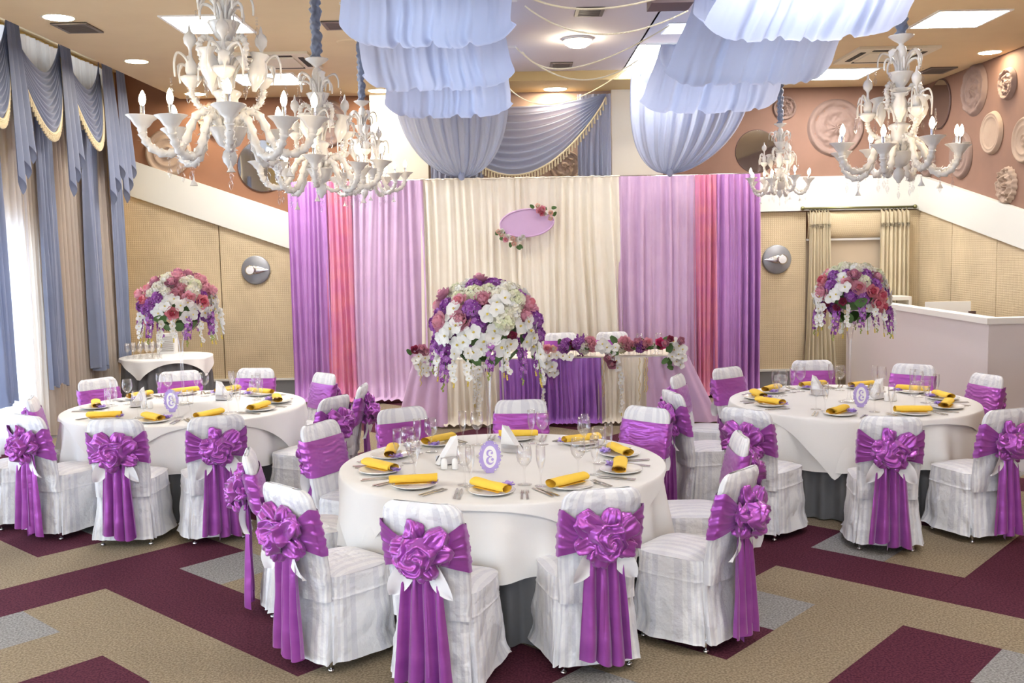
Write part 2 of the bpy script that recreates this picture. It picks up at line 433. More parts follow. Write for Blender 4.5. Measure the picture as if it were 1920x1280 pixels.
# left-wall and right-wall bands
p0, p1 = on_x(250, 300, XL + .08), on_x(222, 250, XL + .08)
sll = (p1.z - p0.z) / (p1.y - p0.y)
struct('trim_3', nb('band').prism([(XL, YW, zb0), (XL, YW, zt0), (XL, 13.25, zt0 + sll * (13.25 - YW)), (XL, 13.25, zb0 + sll * (13.25 - YW))], (.08, 0, 0)))
q = on_x(1915, 390, XR); q2 = on_x(1915, 461, XR)
sr_ = (q.z - zr1) / (q.y - YW); yb_ = 9.5
struct('wall_right', nb('mauve').box(XR, YB, 0, XR + .15, YW + .15, ZC + .1))
struct('trim_4', nb('band').prism([(XR, YW, zr0), (XR, YW, zr1), (XR, yb_, zr1 + sr_ * (yb_ - YW)), (XR, yb_, zr0 + (q2.z - zr0) / (q2.y - YW) * (yb_ - YW))], (-.08, 0, 0)))
# padded woven panels on the lower walls
wb = bpy.data.objects['wall_back']; wr = bpy.data.objects['wall_right']
def pan(parent, pts, y0=None, x0=None, d=.05):
    if y0 is not None: obj('wall_panel', nb('panel').prism([(x, y0, z) for x, z in pts], (0, d, 0)), parent)
    else: obj('wall_panel', nb('panel').prism([(x0, y, z) for y, z in pts], (d, 0, 0)), parent)
zb = .28
def zl(x): return zb0 + sl_ * (x - l0) - .01
xs = [XL + .02, bx(404), bx(560), XA]
for a, b in zip(xs, xs[1:]):
    a2, b2 = a + .008, b - .008
    pan(wb, [(a2, zb), (b2, zb), (b2, zl(b2)), (a2, zl(a2))], y0=YW - .05)
xs = [bx(1240), bx(1380), bx(1512)]
for a, b in zip(xs, xs[1:]): pan(wb, [(a + .008, zb), (b - .008, zb), (b - .008, zr0 - .01), (a + .008, zr0 - .01)], y0=YW - .05)
xd0, xd1 = bx(1512), bx(1662)
zd = bz(1600, 446)
pan(wb, [(xd1 + .008, zb), (XR - .01, zb), (XR - .01, zr0 - .01), (xd1 + .008, zr0 - .01)], y0=YW - .05)
struct('baseboard_back', nb('grey').box(XL, YW - .07, 0, xd0, YW, zb - .03).box(xd1, YW - .07, 0, XR, YW, zb - .03).use('band').box(XL, YW - .09, zb - .03, xd0, YW, zb).box(xd1, YW - .09, zb - .03, XR, YW, zb))
# recess between the curtains: plain closed panel with a soft padded pelmet above
struct('door_1', nb('doorb').box(xd0, YW - .02, 0, xd1, YW, zd).use('panel').box(xd0 + .1, YW - .03, .1, xd0 + .9, YW - .02, zd - .6))
pel = nb('panel')
def pf(u, v):
    a = -pi / 2 + pi * v; return (xd0 + (xd1 - xd0) * u, YW - .02 - .10 * cos(a) ** .6 * (1 - .1 * N3(u * 5, v)), zd + (zr0 - .01 - zd) * (.5 + .5 * sin(a)))
pel.grid(pf, 20, 14)
pel.use('white').box(xd0, YW - .06, zd - .03, xd1, YW - .02, zd)
tag(obj('padded_pelmet', pel), 'beige padded pelmet between the champagne curtains', 'pelmet')
# right wall panels
ys = [YW - .06, on_x(1792, 450, XR).y, on_x(1877, 480, XR).y, 10.2, 9.5]
def zrw(y): return zr0 + (q2.z - zr0) / (q2.y - YW) * (y - YW) - .01
for a, b in zip(ys, ys[1:]): pan(wr, [(b + .008, zb), (a - .008, zb), (a - .008, zrw(a)), (b + .008, zrw(b))], x0=XR - .05)
struct('baseboard_right', nb('grey').box(XR - .07, 9.5, 0, XR, YW - .1, zb - .02))
# pale partition that walls off the right corner
XPT = 4.7
py0 = 9.75
pt = nb('part').box(XPT, py0, 0, XPT + .1, 13.9, 1.24).box(XPT + .1, py0, 0, XR, py0 + .1, 1.24)
struct('partition', pt)
cap = nb('partcap').box(XPT - .03, py0 - .03, 1.24, XPT + .13, 13.9, 1.30).box(XPT + .13, py0 - .03, 1.24, XR, py0 + .13, 1.30)
struct('partition_cap', cap, bpy.data.objects['partition'])
gate = tag(empty('low_gate', (on_y(1737, 556, 12.2).x, 12.2, 0)), 'low white gate with a dark latch behind the pale partition', 'gate')
obj('board', nb('white').box(0, 0, .05, .55, .04, 1.32), gate)
obj('latch', nb('brown').box(.52, -.03, 1.14, .60, 0, 1.20).box(.46, -.05, 1.16, .56, -.03, 1.18), gate)
c = on_y(1660, 556, 13.6)
cb = tag(empty('shelf_counter', (4.85, 13.55, 0)), 'low cream shelf counter behind the partition left of the gate', 'counter')
obj('top', nb('partcap').box(0, 0, 1.27, .62, .4, 1.32), cb)
for k in (0, .58): obj('side_panel', nb('partcap').box(k, 0, 0, k + .04, .4, 1.27), cb)
obj('shelf', nb('partcap').box(.04, 0, .9, .58, .38, .93), cb)

# ------------------------------------------------------------------ ceiling fittings
def downlight(px, py, label, r=.11, z=ZC):
    p = on_z(px, py, z)
    o = empty('downlight', (p.x, p.y, z))
    obj('ring', nb('acwhite').lathe([(r, 0), (r * 1.12, -.008), (r * 1.18, 0)], 24), o)
    obj('lamp', nb('down').lathe([(0, -.004), (r, -.004)], 24), o)
    tag(o, label, 'ceiling light', 'round recessed downlights'); return p
downlight(110, 33, 'large round glowing downlight nearest the top left corner beside the dark vent', .13)
downlight(256, 115, 'round downlight above the left curtain corner', .12)
downlight(366, 176, 'small round downlight close to the brown left end wall, behind the big chandelier', .13)
downlight(712, 170, 'small round downlight beside the left blue ceiling drape', .15)
downlight(1041, 167, 'small round downlight centred above the blue swag on the end wall', .15)
downlight(1856, 98, 'round downlight near the right wall above the wall plaques', .12)
for X, Y in ((-3.4, 3.0), (-1.6, .5), (4.0, 3.0), (4.6, 7.0)):
    o = empty('downlight', (X, Y, ZC))
    obj('ring', nb('acwhite').lathe([(.12, 0), (.135, -.008), (.142, 0)], 24), o); obj('lamp', nb('down').lathe([(0, -.004), (.12, -.004)], 24), o)
    tag(o, 'round downlight in the ceiling nearer than the visible rows', 'ceiling light', 'downlights out of the frame')
dm = empty('dome_light', tuple(on_z(1083, 72, ZC + .12)))
obj('base', nb('white').lathe([(.17, 0), (.17, -.025), (.15, -.03)], 28), dm)
obj('globe', nb('down').lathe([(.15, -.03), (.14, -.06), (.09, -.09), (0, -.10)], 24), dm)
tag(dm, 'round glowing dome lamp on the white middle ceiling', 'ceiling light')
# near corner on image-left/bottom and far corner
def lp2(cx, cy, w, h, label, z=ZC, sx=.6, sy=.6):
    p = on_z(cx, cy, z)
    o = empty('light_panel', (p.x - sx, p.y - sy, z)); X, Y = 2 * sx, 2 * sy; e = .03
    fr = nb('white')
    fr.box(0, 0, -.012, X, e, 0).box(0, Y - e, -.012, X, Y, 0).box(0, e, -.012, e, Y - e, 0).box(X - e, e, -.012, X, Y - e, 0)
    obj('frame', fr, o); third = (X - 2 * e) / 3
    for k in range(3):
        obj('diffuser', nb('tube2' if k == 1 else 'tube').box(e + k * third + .006, e, -.008, e + (k + 1) * third - .006, Y - e, -.002), o)
    tag(o, label, 'ceiling light', 'rectangular recessed light panels')
lp2(392, 45, 0, 0, 'recessed rectangular light panel behind the top of the front left chandelier', sx=.36, sy=.38)
lp2(500, 148, 0, 0, 'recessed rectangular light panel beyond the left ceiling air conditioner', sx=.42, sy=.42)
lp2(1797, 35, 0, 0, 'large recessed light panel at the top right corner', sx=.36, sy=.38)
lp2(1580, 138, 0, 0, 'recessed light panel above the small far right chandelier', sx=.36, sy=.42)
lp2(1232, 92, 0, 0, 'light panel in the bluish ceiling recess behind the right blue drapes', z=ZC + .36, sx=.36, sy=.36)
for X, Y, Z in ((-.55, 8.0, ZC + .12), (-.5, 10.0, ZC + .12), (-.5, 11.9, ZC + .12), (2.3, 8.0, ZC + .36), (2.3, 10.0, ZC + .36), (2.3, 11.9, ZC + .36)):  # unseen panels added to light the translucent drapes from above
    o = empty('light_panel', (X - .45, Y - .3, Z))
    obj('frame', nb('white').box(0, 0, -.012, .9, .03, 0).box(0, .57, -.012, .9, .6, 0), o); obj('diffuser', nb('backlight').box(.03, .03, -.008, .87, .57, -.002), o)
    tag(o, 'added cool backlight hidden above the blue ceiling drapes', 'ceiling light', 'added cool backlights above the drapes')
for X, Y in ((2.3, 4.2), (2.3, 7.0), (-3.2, 0.5), (4.3, .5), (.2, -.5)):
    o = empty('light_panel', (X - .36, Y - .36, ZC + (.36 if X == 2.3 else (0 if Y != -.5 else 0))))
    obj('frame', nb('white').box(0, 0, -.012, .72, .03, 0).box(0, .69, -.012, .72, .72, 0), o)
    for k in range(3): obj('diffuser', nb('tube2' if k == 1 else 'tube').box(.03 + k * .22, .03, -.008, .24 + k * .22, .69, -.002), o)
    tag(o, 'square light panel in the ceiling nearer than the visible ones', 'ceiling light', 'light panels out of the frame')
def ventg(px, py, label, sx, sy, z=ZC, rz=0):
    p = on_z(px, py, z); o = empty('ceiling_vent', (p.x, p.y, z), rz)
    obj('backing', nb('ventdark').box(-sx, -sy, -.006, sx, sy, -.001), o)
    e = .035
    obj('frame', nb('vent').box(-sx, -sy, -.016, sx, -sy + e, -.006).box(-sx, sy - e, -.016, sx, sy, -.006).box(-sx, -sy + e, -.016, -sx + e, sy - e, -.006).box(sx - e, -sy + e, -.016, sx, sy - e, -.006), o)
    s_ = nb('vent'); n = 9
    me = nb('vent').box(-sx + e, -.006, -.014, sx - e, .006, -.006).mesh('slat')
    for k in range(n):
        obj('slat', me, o, loc=(0, -sy + e + (2 * sy - 2 * e) * (k + .5) / n, 0))
    tag(o, label, 'vent', 'square ceiling air vents')
ventg(145, 51, 'dark square ceiling vent beside the top left downlight', .17, .2)
ventg(640, 46, 'brown ceiling vent left of the left blue drape', .17, .17)
ventg(1105, 21, 'grey slatted vent on the white ceiling at the top middle', .14, .17, ZC + .12)
ventg(1052, 121, 'small slatted vent on the white ceiling below the dome lamp', .14, .17, ZC + .12)
ventg(1757, 131, 'brown ceiling vent near the right wall', .17, .22)
def cassette(px, py, label):
    p = on_z(px, py, ZC); o = empty('air_conditioner', (p.x, p.y, ZC))
    a = .46
    m = nb('acwhite').box(-a, -a, -.03, a, a, 0)
    obj('body', m, o); obj('grille', nb('acwhite').box(-.27, -.27, -.045, .27, .27, -.03), o)
    for k in range(4):
        obj('louvre', nb('ventdark').box(-.27, .32, -.036, .27, .38, -.029, Matrix.Rotation(k * pi / 2, 4, 'Z')), o)
    tag(o, label, 'air conditioner', 'square ceiling cassette units')
cassette(515, 112, 'square ceiling air conditioner on the left beside the big chandelier')
cassette(1660, 101, 'square ceiling air conditioner behind the right chandelier chain')
p = on_z(658, 79, ZC); o = tag(empty('ceiling_speaker', tuple(p)), 'round flat ceiling speaker left of the left blue drape', 'speaker')
obj('grille', nb('ceil').lathe([(0, -.012), (.13, -.012), (.15, -.006), (.155, 0)], 28), o)
p = on_z(1256, 2, ZC - .05); o = tag(empty('ceiling_projector', (p.x, p.y, ZC + .12)), 'dark brown projector box at the top edge of the picture', 'projector')
obj('body', nb('brown').box(-.18, -.16, -.22, .18, .16, -.08), o); obj('mount', nb('brown').box(-.03, -.03, -.08, .03, .03, 0), o)

# ------------------------------------------------------------------ wall plaques and mirrors
def plaque_mesh(r, prof, relief=0, scallop=0, key='stone', seg=56, nr=22):
    """disc in XZ plane facing -Y; prof: height over rho 0..1"""
    m = nb(key)
    def f(u, v):
        a = 2 * pi * u; rho = v
        R = r * (1 + (scallop * abs(sin(a * 9)) if v > .8 else 0))
        h = 0
        for (p0, h0), (p1, h1) in zip(prof, prof[1:]):
            if p0 <= rho <= p1: h = h0 + (h1 - h0) * (rho - p0) / max(1e-6, p1 - p0); break
        if relief and rho < .93:
            g = abs(sin(a * 4 + rho * 9)) * sin(rho * 15) * relief
            h += g + relief * .8 * N3(rho * cos(a) * 9, rho * sin(a) * 9, r * 7)
        return (R * rho * cos(a), -h, R * rho * sin(a))
    m.grid(f, seg, nr, True); return m
ringp = [(0, .05), (.06, .05), (.1, .025), (.17, .025), (.2, .05), (.24, .05), (.28, .02), (.38, .02), (.55, .035), (.6, .05), (.66, .03), (.8, .03), (.86, .05), (.93, .045), (1, 0)]
flatp = [(0, .03), (.68, .03), (.74, .045), (.82, .035), (.9, .05), (1, 0)]
ovalp = [(0, .05), (.25, .035), (.7, .03), (.78, .055), (.86, .05), (.92, .03), (1, 0)]
def plaque(x, z, r, label, kind='relief', side='back', key='stone', name='wall_medallion', cat='wall plaque', sx=1, sz=1):
    if kind == 'ring': m = plaque_mesh(r, ringp, 0, 0, key)
    elif kind == 'flat': m = plaque_mesh(r, flatp, 0, 0, key)
    elif kind == 'flower': m = plaque_mesh(r, [(0, .07), (.12, .06), (.2, .02), (.5, .05), (.9, .04), (1, 0)], .03, .12, key, 72)
    else: m = plaque_mesh(r, ovalp, .018, 0, key, 72, 30)
    o = obj(name, m)
    if side == 'back': o.location = (x, YW - .005, z)
    else: o.rotation_euler = (0, 0, pi / 2 * -1); o.location = (XR - .005, x, z)
    o.scale = (sx, 1, sz)
    tag(o, label, cat, 'plaster medallions on the brown walls'); return o
def mirror(x, z, r, label, side='back'):
    o = empty('round_mirror')
    obj('mirror_glass', nb('mirror').lathe([(0, .02), (r * .97, .02)], 48, mtx=Matrix.Rotation(pi / 2, 4, 'X')), o)
    obj('rim', nb('brown').lathe([(r * .97, .021), (r, .018), (r, 0)], 48, mtx=Matrix.Rotation(pi / 2, 4, 'X')), o)
    if side == 'back': o.location = (x, YW - .005, z)
    else: o.rotation_euler = (0, 0, -pi / 2); o.location = (XR - .005, x, z)
    tag(o, label, 'mirror', 'round wall mirrors')
def PB(px, py): p = on_y(px, py, YW); return p.x, p.z
def PR(px, py): p = on_x(px, py, XR); return p.y, p.z
S14 = YW / F
plaque(*PB(316, 286), 43 * S14, 'pale round plaster medallion with concentric rings at far left, cut by the white band', 'ring', key='stonel')
plaque(*PB(404, 224), 30 * S14, 'small scalloped plaster rosette behind the front left chandelier bowl', 'flower', key='stonel')
plaque(*PB(612, 232), 44 * S14, 'brown ringed medallion behind the second left chandelier', 'ring')
mirror(*PB(494, 311), 48 * S14, 'round mirror on the left end wall reflecting blue curtains')
plaque(*PB(1060, 312), 32 * S14, 'pale relief rosette half hidden under the blue swag', 'relief', key='stonel')
plaque(*PB(1342, 220), 34 * S14, 'pale relief medallion partly behind the right blue ceiling drape', 'relief', key='stonel')
mirror(*PB(1418, 284), 40 * S14, 'round mirror behind the small far right chandelier')
plaque(*PB(1470, 203), 23 * S14, 'small brown medallion behind the blue chandelier sleeve', 'relief')
plaque(*PB(1566, 240), 55 * S14, 'largest round ornate relief medallion left of the right chandelier', 'relief')
plaque(*PB(1676, 292), 42 * S14, 'ornate medallion directly behind the right chandelier bowl', 'relief')
plaque(*PR(1741, 300), .24, 'narrow medallion just right of the corner behind the right chandelier', 'ring', 'r')
mirror(*PR(1764, 195), .33, 'round mirror on the right wall beside the corner', 'r')
plaque(*PR(1829, 168), .33, 'large relief medallion high on the right wall below the downlight', 'relief', 'r')
plaque(*PR(1892, 157), .19, 'small dark rosette highest at the right edge', 'relief', 'r')
plaque(*PR(1862, 249), .26, 'plain round plaque with smooth centre on the right wall', 'flat', 'r', 'stonel')
plaque(*PR(1804, 291), .30, 'ringed oval looking medallion right of the right chandelier bulbs', 'ring', 'r')
plaque(*PR(1891, 347), .20, 'scalloped flower shaped plaque just above the right white band', 'flower', 'r', 'stonel')
plaque(*PR(1925, 262), .27, 'beaded medallion cut off by the right picture edge', 'ring', 'r', 'stonel')

def sconce(px, py, flip, label):
    x, z = PB(px, py); o = empty('wall_sconce', (x, YW - .055, z))
    R = Matrix.Rotation(pi / 2, 4, 'X')
    obj('backplate', nb('sconce').lathe([(0, .03), (.19, .03), (.205, .02), (.205, 0)], 40, mtx=R), o)
    m = nb('chrome')
    def f(u, v):
        a = 2 * pi * u; t_ = v
        cx_ = flip * (-.18 + .26 * t_); w = .010 + .062 * sin(pi * min(1, t_ * .72)) ** 1.5; y = -.03 - .025 * sin(pi * .5 * t_)
        return (cx_ + .0 * cos(a), y + w * .22 * cos(a), w * sin(a) * .8)
    m.grid(f, 18, 12, True)
    m.lathe([(.066, 0), (.072, .02), (.056, .03)], 28, (flip * .06, -.075, 0), mtx=R)
    obj('arm', m, o)
    obj('lens', nb('lens').lathe([(0, .032), (.056, .028)], 28, (flip * .06, -.078, 0), mtx=R), o)
    tag(o, label, 'wall light', 'chrome eye shaped wall lights')
sconce(482, 506, -1, 'grey disc wall sconce with chrome eye lamp left of the purple drape')
sconce(1454, 486, 1, 'grey disc wall sconce with chrome eye lamp right of the backdrop')

# ------------------------------------------------------------------ draped cloth
def curtain(key, p0, p1, z1, z0, nf, amp, amp0=None, seed=0, nx=None, nz=20, flare=0, tip=None, gather=None, hemw=.0, pool=0, uvs=None):
    """hanging pleated cloth from p0 to p1 (xy). amp pleat depth at the hem, amp0 at the top"""
    amp0 = amp * .4 if amp0 is None else amp0
    p0 = Vector((p0[0], p0[1], 0)); p1 = Vector((p1[0], p1[1], 0)); d = p1 - p0; L_ = d.length; d.normalize(); n = Vector((-d.y, d.x, 0))
    nx = nx or int(nf * 9)
    mid = (p0 + p1) / 2
    def f(u, v):
        w = u + .85 / nf * N3(u * nf * .45, seed, v * .5) + .035 * N3(u * 3, seed + 5, v * 1.1)
        ph = 2 * pi * nf * w
        a = amp0 + (amp - amp0) * min(1, v * 1.4)
        k = max(.15, .9 + 1.3 * N3(u * nf * .6, seed + 9, v * .9))
        off = a * k * sin(ph) + a * .3 * sin(2.3 * ph + seed + 2 * v) + a * .8 * N3(u * nf * .3, seed + 2, v * .4)
        s = u - .5
        wf = 1 + flare * v
        if gather: wf *= gather(v)
        P = mid + d * (s * L_ * wf) + n * off
        z = z1 + (z0 - z1) * v
        if hemw and v > .9: z += hemw * (v - .9) * 10 * sin(ph * .5 + seed)
        if pool and v > .93:
            t_ = (v - .93) / .07; P = P - n * (pool * t_ * (1 + .5 * sin(ph))); z = z0 + .03 * (1 - t_) + .02 * abs(sin(ph * .5 + seed))
        return (P.x, P.y, z)
    return nb(key).grid(f, nx, nz)

# backdrop of draped panels on a frame at y = 13.5
YD = 13.5
def dx(px): return on_y(px, 500, YD).x
ztop = on_y(960, 334, YD).z
bd = tag(empty('fabric_backdrop', (0, 0, 0)), 'tall wedding backdrop of violet, coral, lilac and ivory drapes behind the head table', 'backdrop')
secs = [('dpurple', 545, 617, 7, 'violet satin drape at the left end', 1), ('dpink', 613, 663, 4, 'coral pink satin drape on the left', 2), ('dlilac', 658, 797, 9, 'lilac tulle drape on the left', 3),
        ('divory', 793, 1162, 22, 'ivory tulle drape in the middle', 4), ('dlilac', 1157, 1304, 9, 'lilac tulle drape on the right', 5), ('dpink', 1300, 1343, 4, 'coral pink satin drape on the right', 6), ('dpurple', 1339, 1424, 7, 'violet satin drape at the right end', 7)]
for key, a, b, nf, lab, sd in secs:
    sat = key in ('dpurple', 'dpink')
    m = curtain(key, (dx(a), YD - (.02 if sat else 0)), (dx(b), YD - (.02 if sat else 0)), ztop, .035, nf, .05 if sat else .03, .018, sd, nz=30, flare=.04, pool=.16)
    o = obj('drape', m, bd); o['label'] = lab
m = nb('chrome').tube([(dx(545), YD + .08, ztop), (dx(1424), YD + .08, ztop)], .018)
obj('crossbar', m, bd)
for px in (548, 795, 1160, 1420): obj('upright', nb('chrome').tube([(dx(px), YD + .08, 0), (dx(px), YD + .08, ztop)], .02), bd)
# gathered header
m = nb('divory')
def hf(u, v): return (dx(792) + (dx(1163) - dx(792)) * u, YD - .03 + .02 * sin(pi * v) * -1 + .006 * sin(u * 300), ztop + .012 * N3(u * 40, 0) - .01 + .02 * v)
m.grid(hf, 300, 3); obj('header', m, bd)

# oval sign with flowers is added with the flowers

# window curtains on the left wall (camera side of the glass)
def yc(px): return on_x(px, 300, XCUR).y
curtains = []
# sheers
def sheer(y0, y1, key, lab, nf, x=XCUR - .10):
    o = obj('sheer_curtain', curtain(key, (x, y0), (x, y1), ZP - .12, .03, nf, .04, .02, y0, nz=18)); tag(o, lab, 'curtain', 'full length window sheers')
sheer(6.4, 8.9, 'sheerw', 'white voile before the window, just outside the left edge', 18)
sheer(8.95, 10.95, 'sheerw', 'bright white voile before the window at the far left edge', 16)
sheer(10.9, 12.05, 'sheer', 'warm beige voile between the first and second blue drops', 12)
sheer(12.0, 13.4, 'sheer', 'warm beige voile nearest the yellow corner', 13)
# blue straight drops
for (ya, yb, z0, lab) in ((8.1, 8.4, .6, 'blue drop nearest the camera'), (10.02, 10.25, .56, 'blue curtain drop cut by the left picture edge'), (11.1, 11.46, .60, 'slim blue curtain drop beside the bright window'), (12.3, 12.72, .65, 'slim blue curtain drop in the middle of the sheers'), (13.1, 13.42, .68, 'slim blue curtain drop nearest the yellow corner')):
    m = curtain('bluecur', (XCUR, ya), (XCUR, yb), 3.6, z0, 4, .045, .02, ya, nz=22, hemw=.03)
    tag(obj('curtain_drop', m), lab, 'curtain', 'slim blue curtain drops')
# swags with fringe and jabots
def swag(key, A, B, s0, s1, nf, amp, nrm, nx=48, nz=60, gatherz=.16, bulge=.12, skew=0):
    A, B, nrm = Vector(A), Vector(B), Vector(nrm)
    def f(u, v):
        c = sin(pi * u) ** .85
        zz = -(s0 + (s1 - s0) * v) * (c if v > 0 else c) - gatherz * v * (1 - c)
        pu = u + skew * sin(pi * u) * v
        P = A.lerp(B, pu)
        rp = amp * sin(2 * pi * nf * v + 1.2 * N3(u * 2, v * 3, A.y)) * (.25 + .75 * c)
        P = P + nrm * (bulge * c * (.35 + .65 * v) + rp) + Vector((0, 0, zz + rp * .5))
        return P
    return nb(key).grid(f, nx, nz), f
def fringe(fn, n=44, ln=.07, key='fringe'):
    m = nb(key); pts = [Vector(fn(i / n, 1)) for i in range(n + 1)]
    m.tube(pts, .014, 6)
    me = m
    for p in pts:
        me.ball((p.x, p.y, p.z - .02), .013, 6, 4)
        me.lathe([(.004, 0), (.012, -.012), (.010, -.02), (.016, -ln + .01), (0, -ln)], 6, (p.x, p.y, p.z - .022))
    return me
sw_y = [yc(-60), yc(28), yc(122), yc(192)]
sw_y = [9.35, 10.42, 11.62, 12.72]
names = ['blue swag with cream fringe cut by the left picture edge', 'blue swag with cream fringe in the middle of the window', 'blue swag with cream fringe nearest the yellow corner']
ends = sw_y + [13.42]
for i, (a, b) in enumerate(list(zip(ends, ends[1:]))[:3]):
    o = empty('swag_valance')
    m, fn = swag('bluecur', (XCUR + .08, a, ZP - .13), (XCUR + .08, b, ZP - .13), .42, 1.08, 9, .022, (1, 0, 0), bulge=.16)
    obj('swag', m, o); obj('fringe', fringe(fn), o)
    tag(o, names[i], 'curtain', 'fringed blue swags over the left window')
# jabots: zig-zag cascades falling between swags
def jabot(y, w, label, zb=2.55):
    m = nb('bluecur'); zt = ZP - .12
    def f(u, v):
        # folded zigzag in depth, hem climbs towards one side
        ph = u * 3 * pi * 2
        zz = zt - (zt - zb - (1 - u) * .0 - .55 * abs(((u * 3) % 1) - .5) * 2 * .5 - .5 * u) * v
        return (XCUR + .17 + .05 * sin(ph) * (.3 + .7 * v) + .03 * v, y - w / 2 + w * (u + .05 * sin(ph)) * (.75 + .4 * v), zz)
    m.grid(f, 48, 20)
    tag(obj('jabot', m), label, 'curtain', 'cascading blue jabots between the swags')
jabot(10.42, .34, 'zigzag blue jabot left of the middle swag', 2.62)
jabot(11.62, .34, 'zigzag blue jabot between the middle and last swags', 2.66)
jabot(12.80, .42, 'zigzag blue jabot right of the last swag', 2.62)
jabot(13.22, .36, 'zigzag blue jabot at the yellow corner', 2.66)
rd = empty('curtain_rail'); obj('rail', nb('frame').tube([(XCUR + .05, 6, ZP - .1), (XCUR + .05, 13.45, ZP - .1)], .02), rd)
hk = nb('rod').tube([(0, 0, 0), (.0, 0, .06), (.03, 0, .08), (.03, 0, .04)], .006, 6).mesh('hook')
for y in (10.3, 10.5, 11.2, 11.6, 12.3, 12.7, 13.3): obj('hook', hk, rd, loc=(XCUR + .05, y, ZP - .085))
tag(rd, 'white curtain rail with small brass hooks above the blue swags', 'curtain rail')

# blue swag and jabot in the end wall niche
nz_ = on_y(1000, 178, YW - .2).z
yy = YW - .22
a_, b_ = on_y(790, 200, yy).x, on_y(1136, 200, yy).x
o = empty('swag_curtain')
m, fn = swag('bluesat', (a_, yy, nz_), (b_, yy, nz_), .16, 1.10, 9, .026, (0, -1, 0), nx=60, nz=80, bulge=.10, gatherz=.05)
obj('swag', m, o); obj('fringe', fringe(fn, 64, .085), o)
tag(o, 'wide blue satin swag with tasselled cream fringe on the end wall', 'curtain')
x0_ = on_y(1083, 250, yy).x; x1_ = on_y(1146, 250, yy).x
m = curtain('bluesat', (x0_, YW - .19), (x1_, YW - .19), nz_, on_y(1100, 338, yy).z, 6, .03, .02, 3)
tag(obj('side_curtain', m), 'blue side curtain right of the end wall swag', 'curtain')
x0_ = on_y(805, 250, yy).x; x1_ = on_y(905, 250, yy).x
m = curtain('bluesat', (x0_, YW - .15), (x1_, YW - .15), on_y(830, 285, yy).z, on_y(830, 345, yy).z, 9, .03, .02, 8)
tag(obj('side_curtain', m), 'blue striped side curtain left of the end wall swag', 'curtain')

# ------------------------------------------------------------------ ceiling cloth runs
def run_tier(x0, x1, y0, y1, sag, seed, nx=110, nz=34, skew=0):
    m = nb('bluesat')
    ph = [random.Random(seed * 31 + k).random() * 7 for k in range(9)]
    def f(u, v):
        arc = sin(pi * v) ** .62
        z = ZC - .02 - sag * arc
        # gathers: deep folds running from rail to rail, deepest in the middle of the width
        fold = 0
        for k, (fr, am) in enumerate(((5, .5), (9, .42), (17, .16))):
            fold += am * sin(2 * pi * fr * (u + .06 * N3(u * 3, seed + k, v * 1.2)) + ph[k])
        env = sin(pi * u) ** .8; fold = 1 - 2 * abs(fold) ** .7 if fold < 0 else 1 - .3 * fold
        a = .075 * env * (.75 + .6 * N3(u * 4, v * 2, seed + 20)) * (.5 + .5 * sin(pi * v))
        z += -a * .45 * fold * sin(pi * v) + .03 * N3(u * 3, v * 2, seed)
        y = y0 + (y1 - y0) * (v + .12 * sin(2 * pi * v)) - a * 1.7 * fold * cos(pi * v) - .03 * N3(u * 5, v * 3, seed + 4)
        x = x0 + (x1 - x0) * (u * .96 + .02) + .05 * N3(v * 4, seed) + .04 * (u - .5) * sin(pi * v) * 2
        x = (x0 + x1) / 2 + (x - (x0 + x1) / 2) * (.90 + .10 * sin(pi * v) ** .6); z += .13 * abs(2 * u - 1) ** 7 * arc
        return (x, y, min(z, ZC - .01))
    return m.grid(f, nx, nz)
YT = [4.9, 6.95, 8.95, 10.95, 12.7]
labs = ['nearest the camera, above the frame', 'largest tier seen at the top edge', 'middle tier, glowing from added backlights', 'farthest and smallest tier']
for side, (xa, xb) in (('left', (-1.46, .10)), ('right', (1.5, 3.16))):
    for i in range(4):
        r = tag(empty('ceiling_drape'), '%s pale blue ceiling drape, %s' % (side, labs[i]), 'drape', 'swagged blue cloth runs under the ceiling')
        sag = [.60, .56, .58, .60][i]; nar = [.2, .2, .06, .05][i]
        obj('cloth', run_tier(xa + (nar if side == 'left' else .05), xb - (.05 if side == 'left' else nar * .3), YT[i], YT[i + 1] - .03, sag, i + (7 if side == 'right' else 0)), r)
        obj('batten', nb('white').box(xa, YT[i] - .02, ZC - .02, xb, YT[i] + .02, ZC), r)
# gathered tails coming down to the backdrop
def tail(px, x0, x1, label, seed):
    tx = on_y(px, 333, YD - .05).x; zt = ZC - .03; zb = ztop + .01
    m = nb('bluesat')
    def f(u, v):
        k = 1 - v ** 2.6
        w = .10 + (x1 - x0 - .10) * (k ** .6)
        cx = (x0 + x1) / 2 * k + tx * (1 - k)
        b = .08 * sin(pi * v)
        ph = 2 * pi * 9 * (u + .02 * N3(u * 5, seed, v))
        return (cx + (u - .5) * w, YT[4] + (YD - .12 - YT[4]) * v + (.05 * (.3 + .7 * k)) * sin(ph) + .015 * sin(2.7 * ph), zt + (zb - zt) * v - .0 * b)
    m.grid(f, 100, 40)
    m.ball((tx, YD - .14, zb + .02), .05, 10, 8, (1, .8, 1.2))
    tag(obj('drape_tail', m), label, 'drape', 'gathered blue drape tails')
tail(866, -1.45, .02, 'left blue drape tail gathered to a point on top of the ivory backdrop', 2)
tail(1254, 1.55, 3.1, 'right blue drape tail gathered to a point on top of the lilac backdrop', 5)

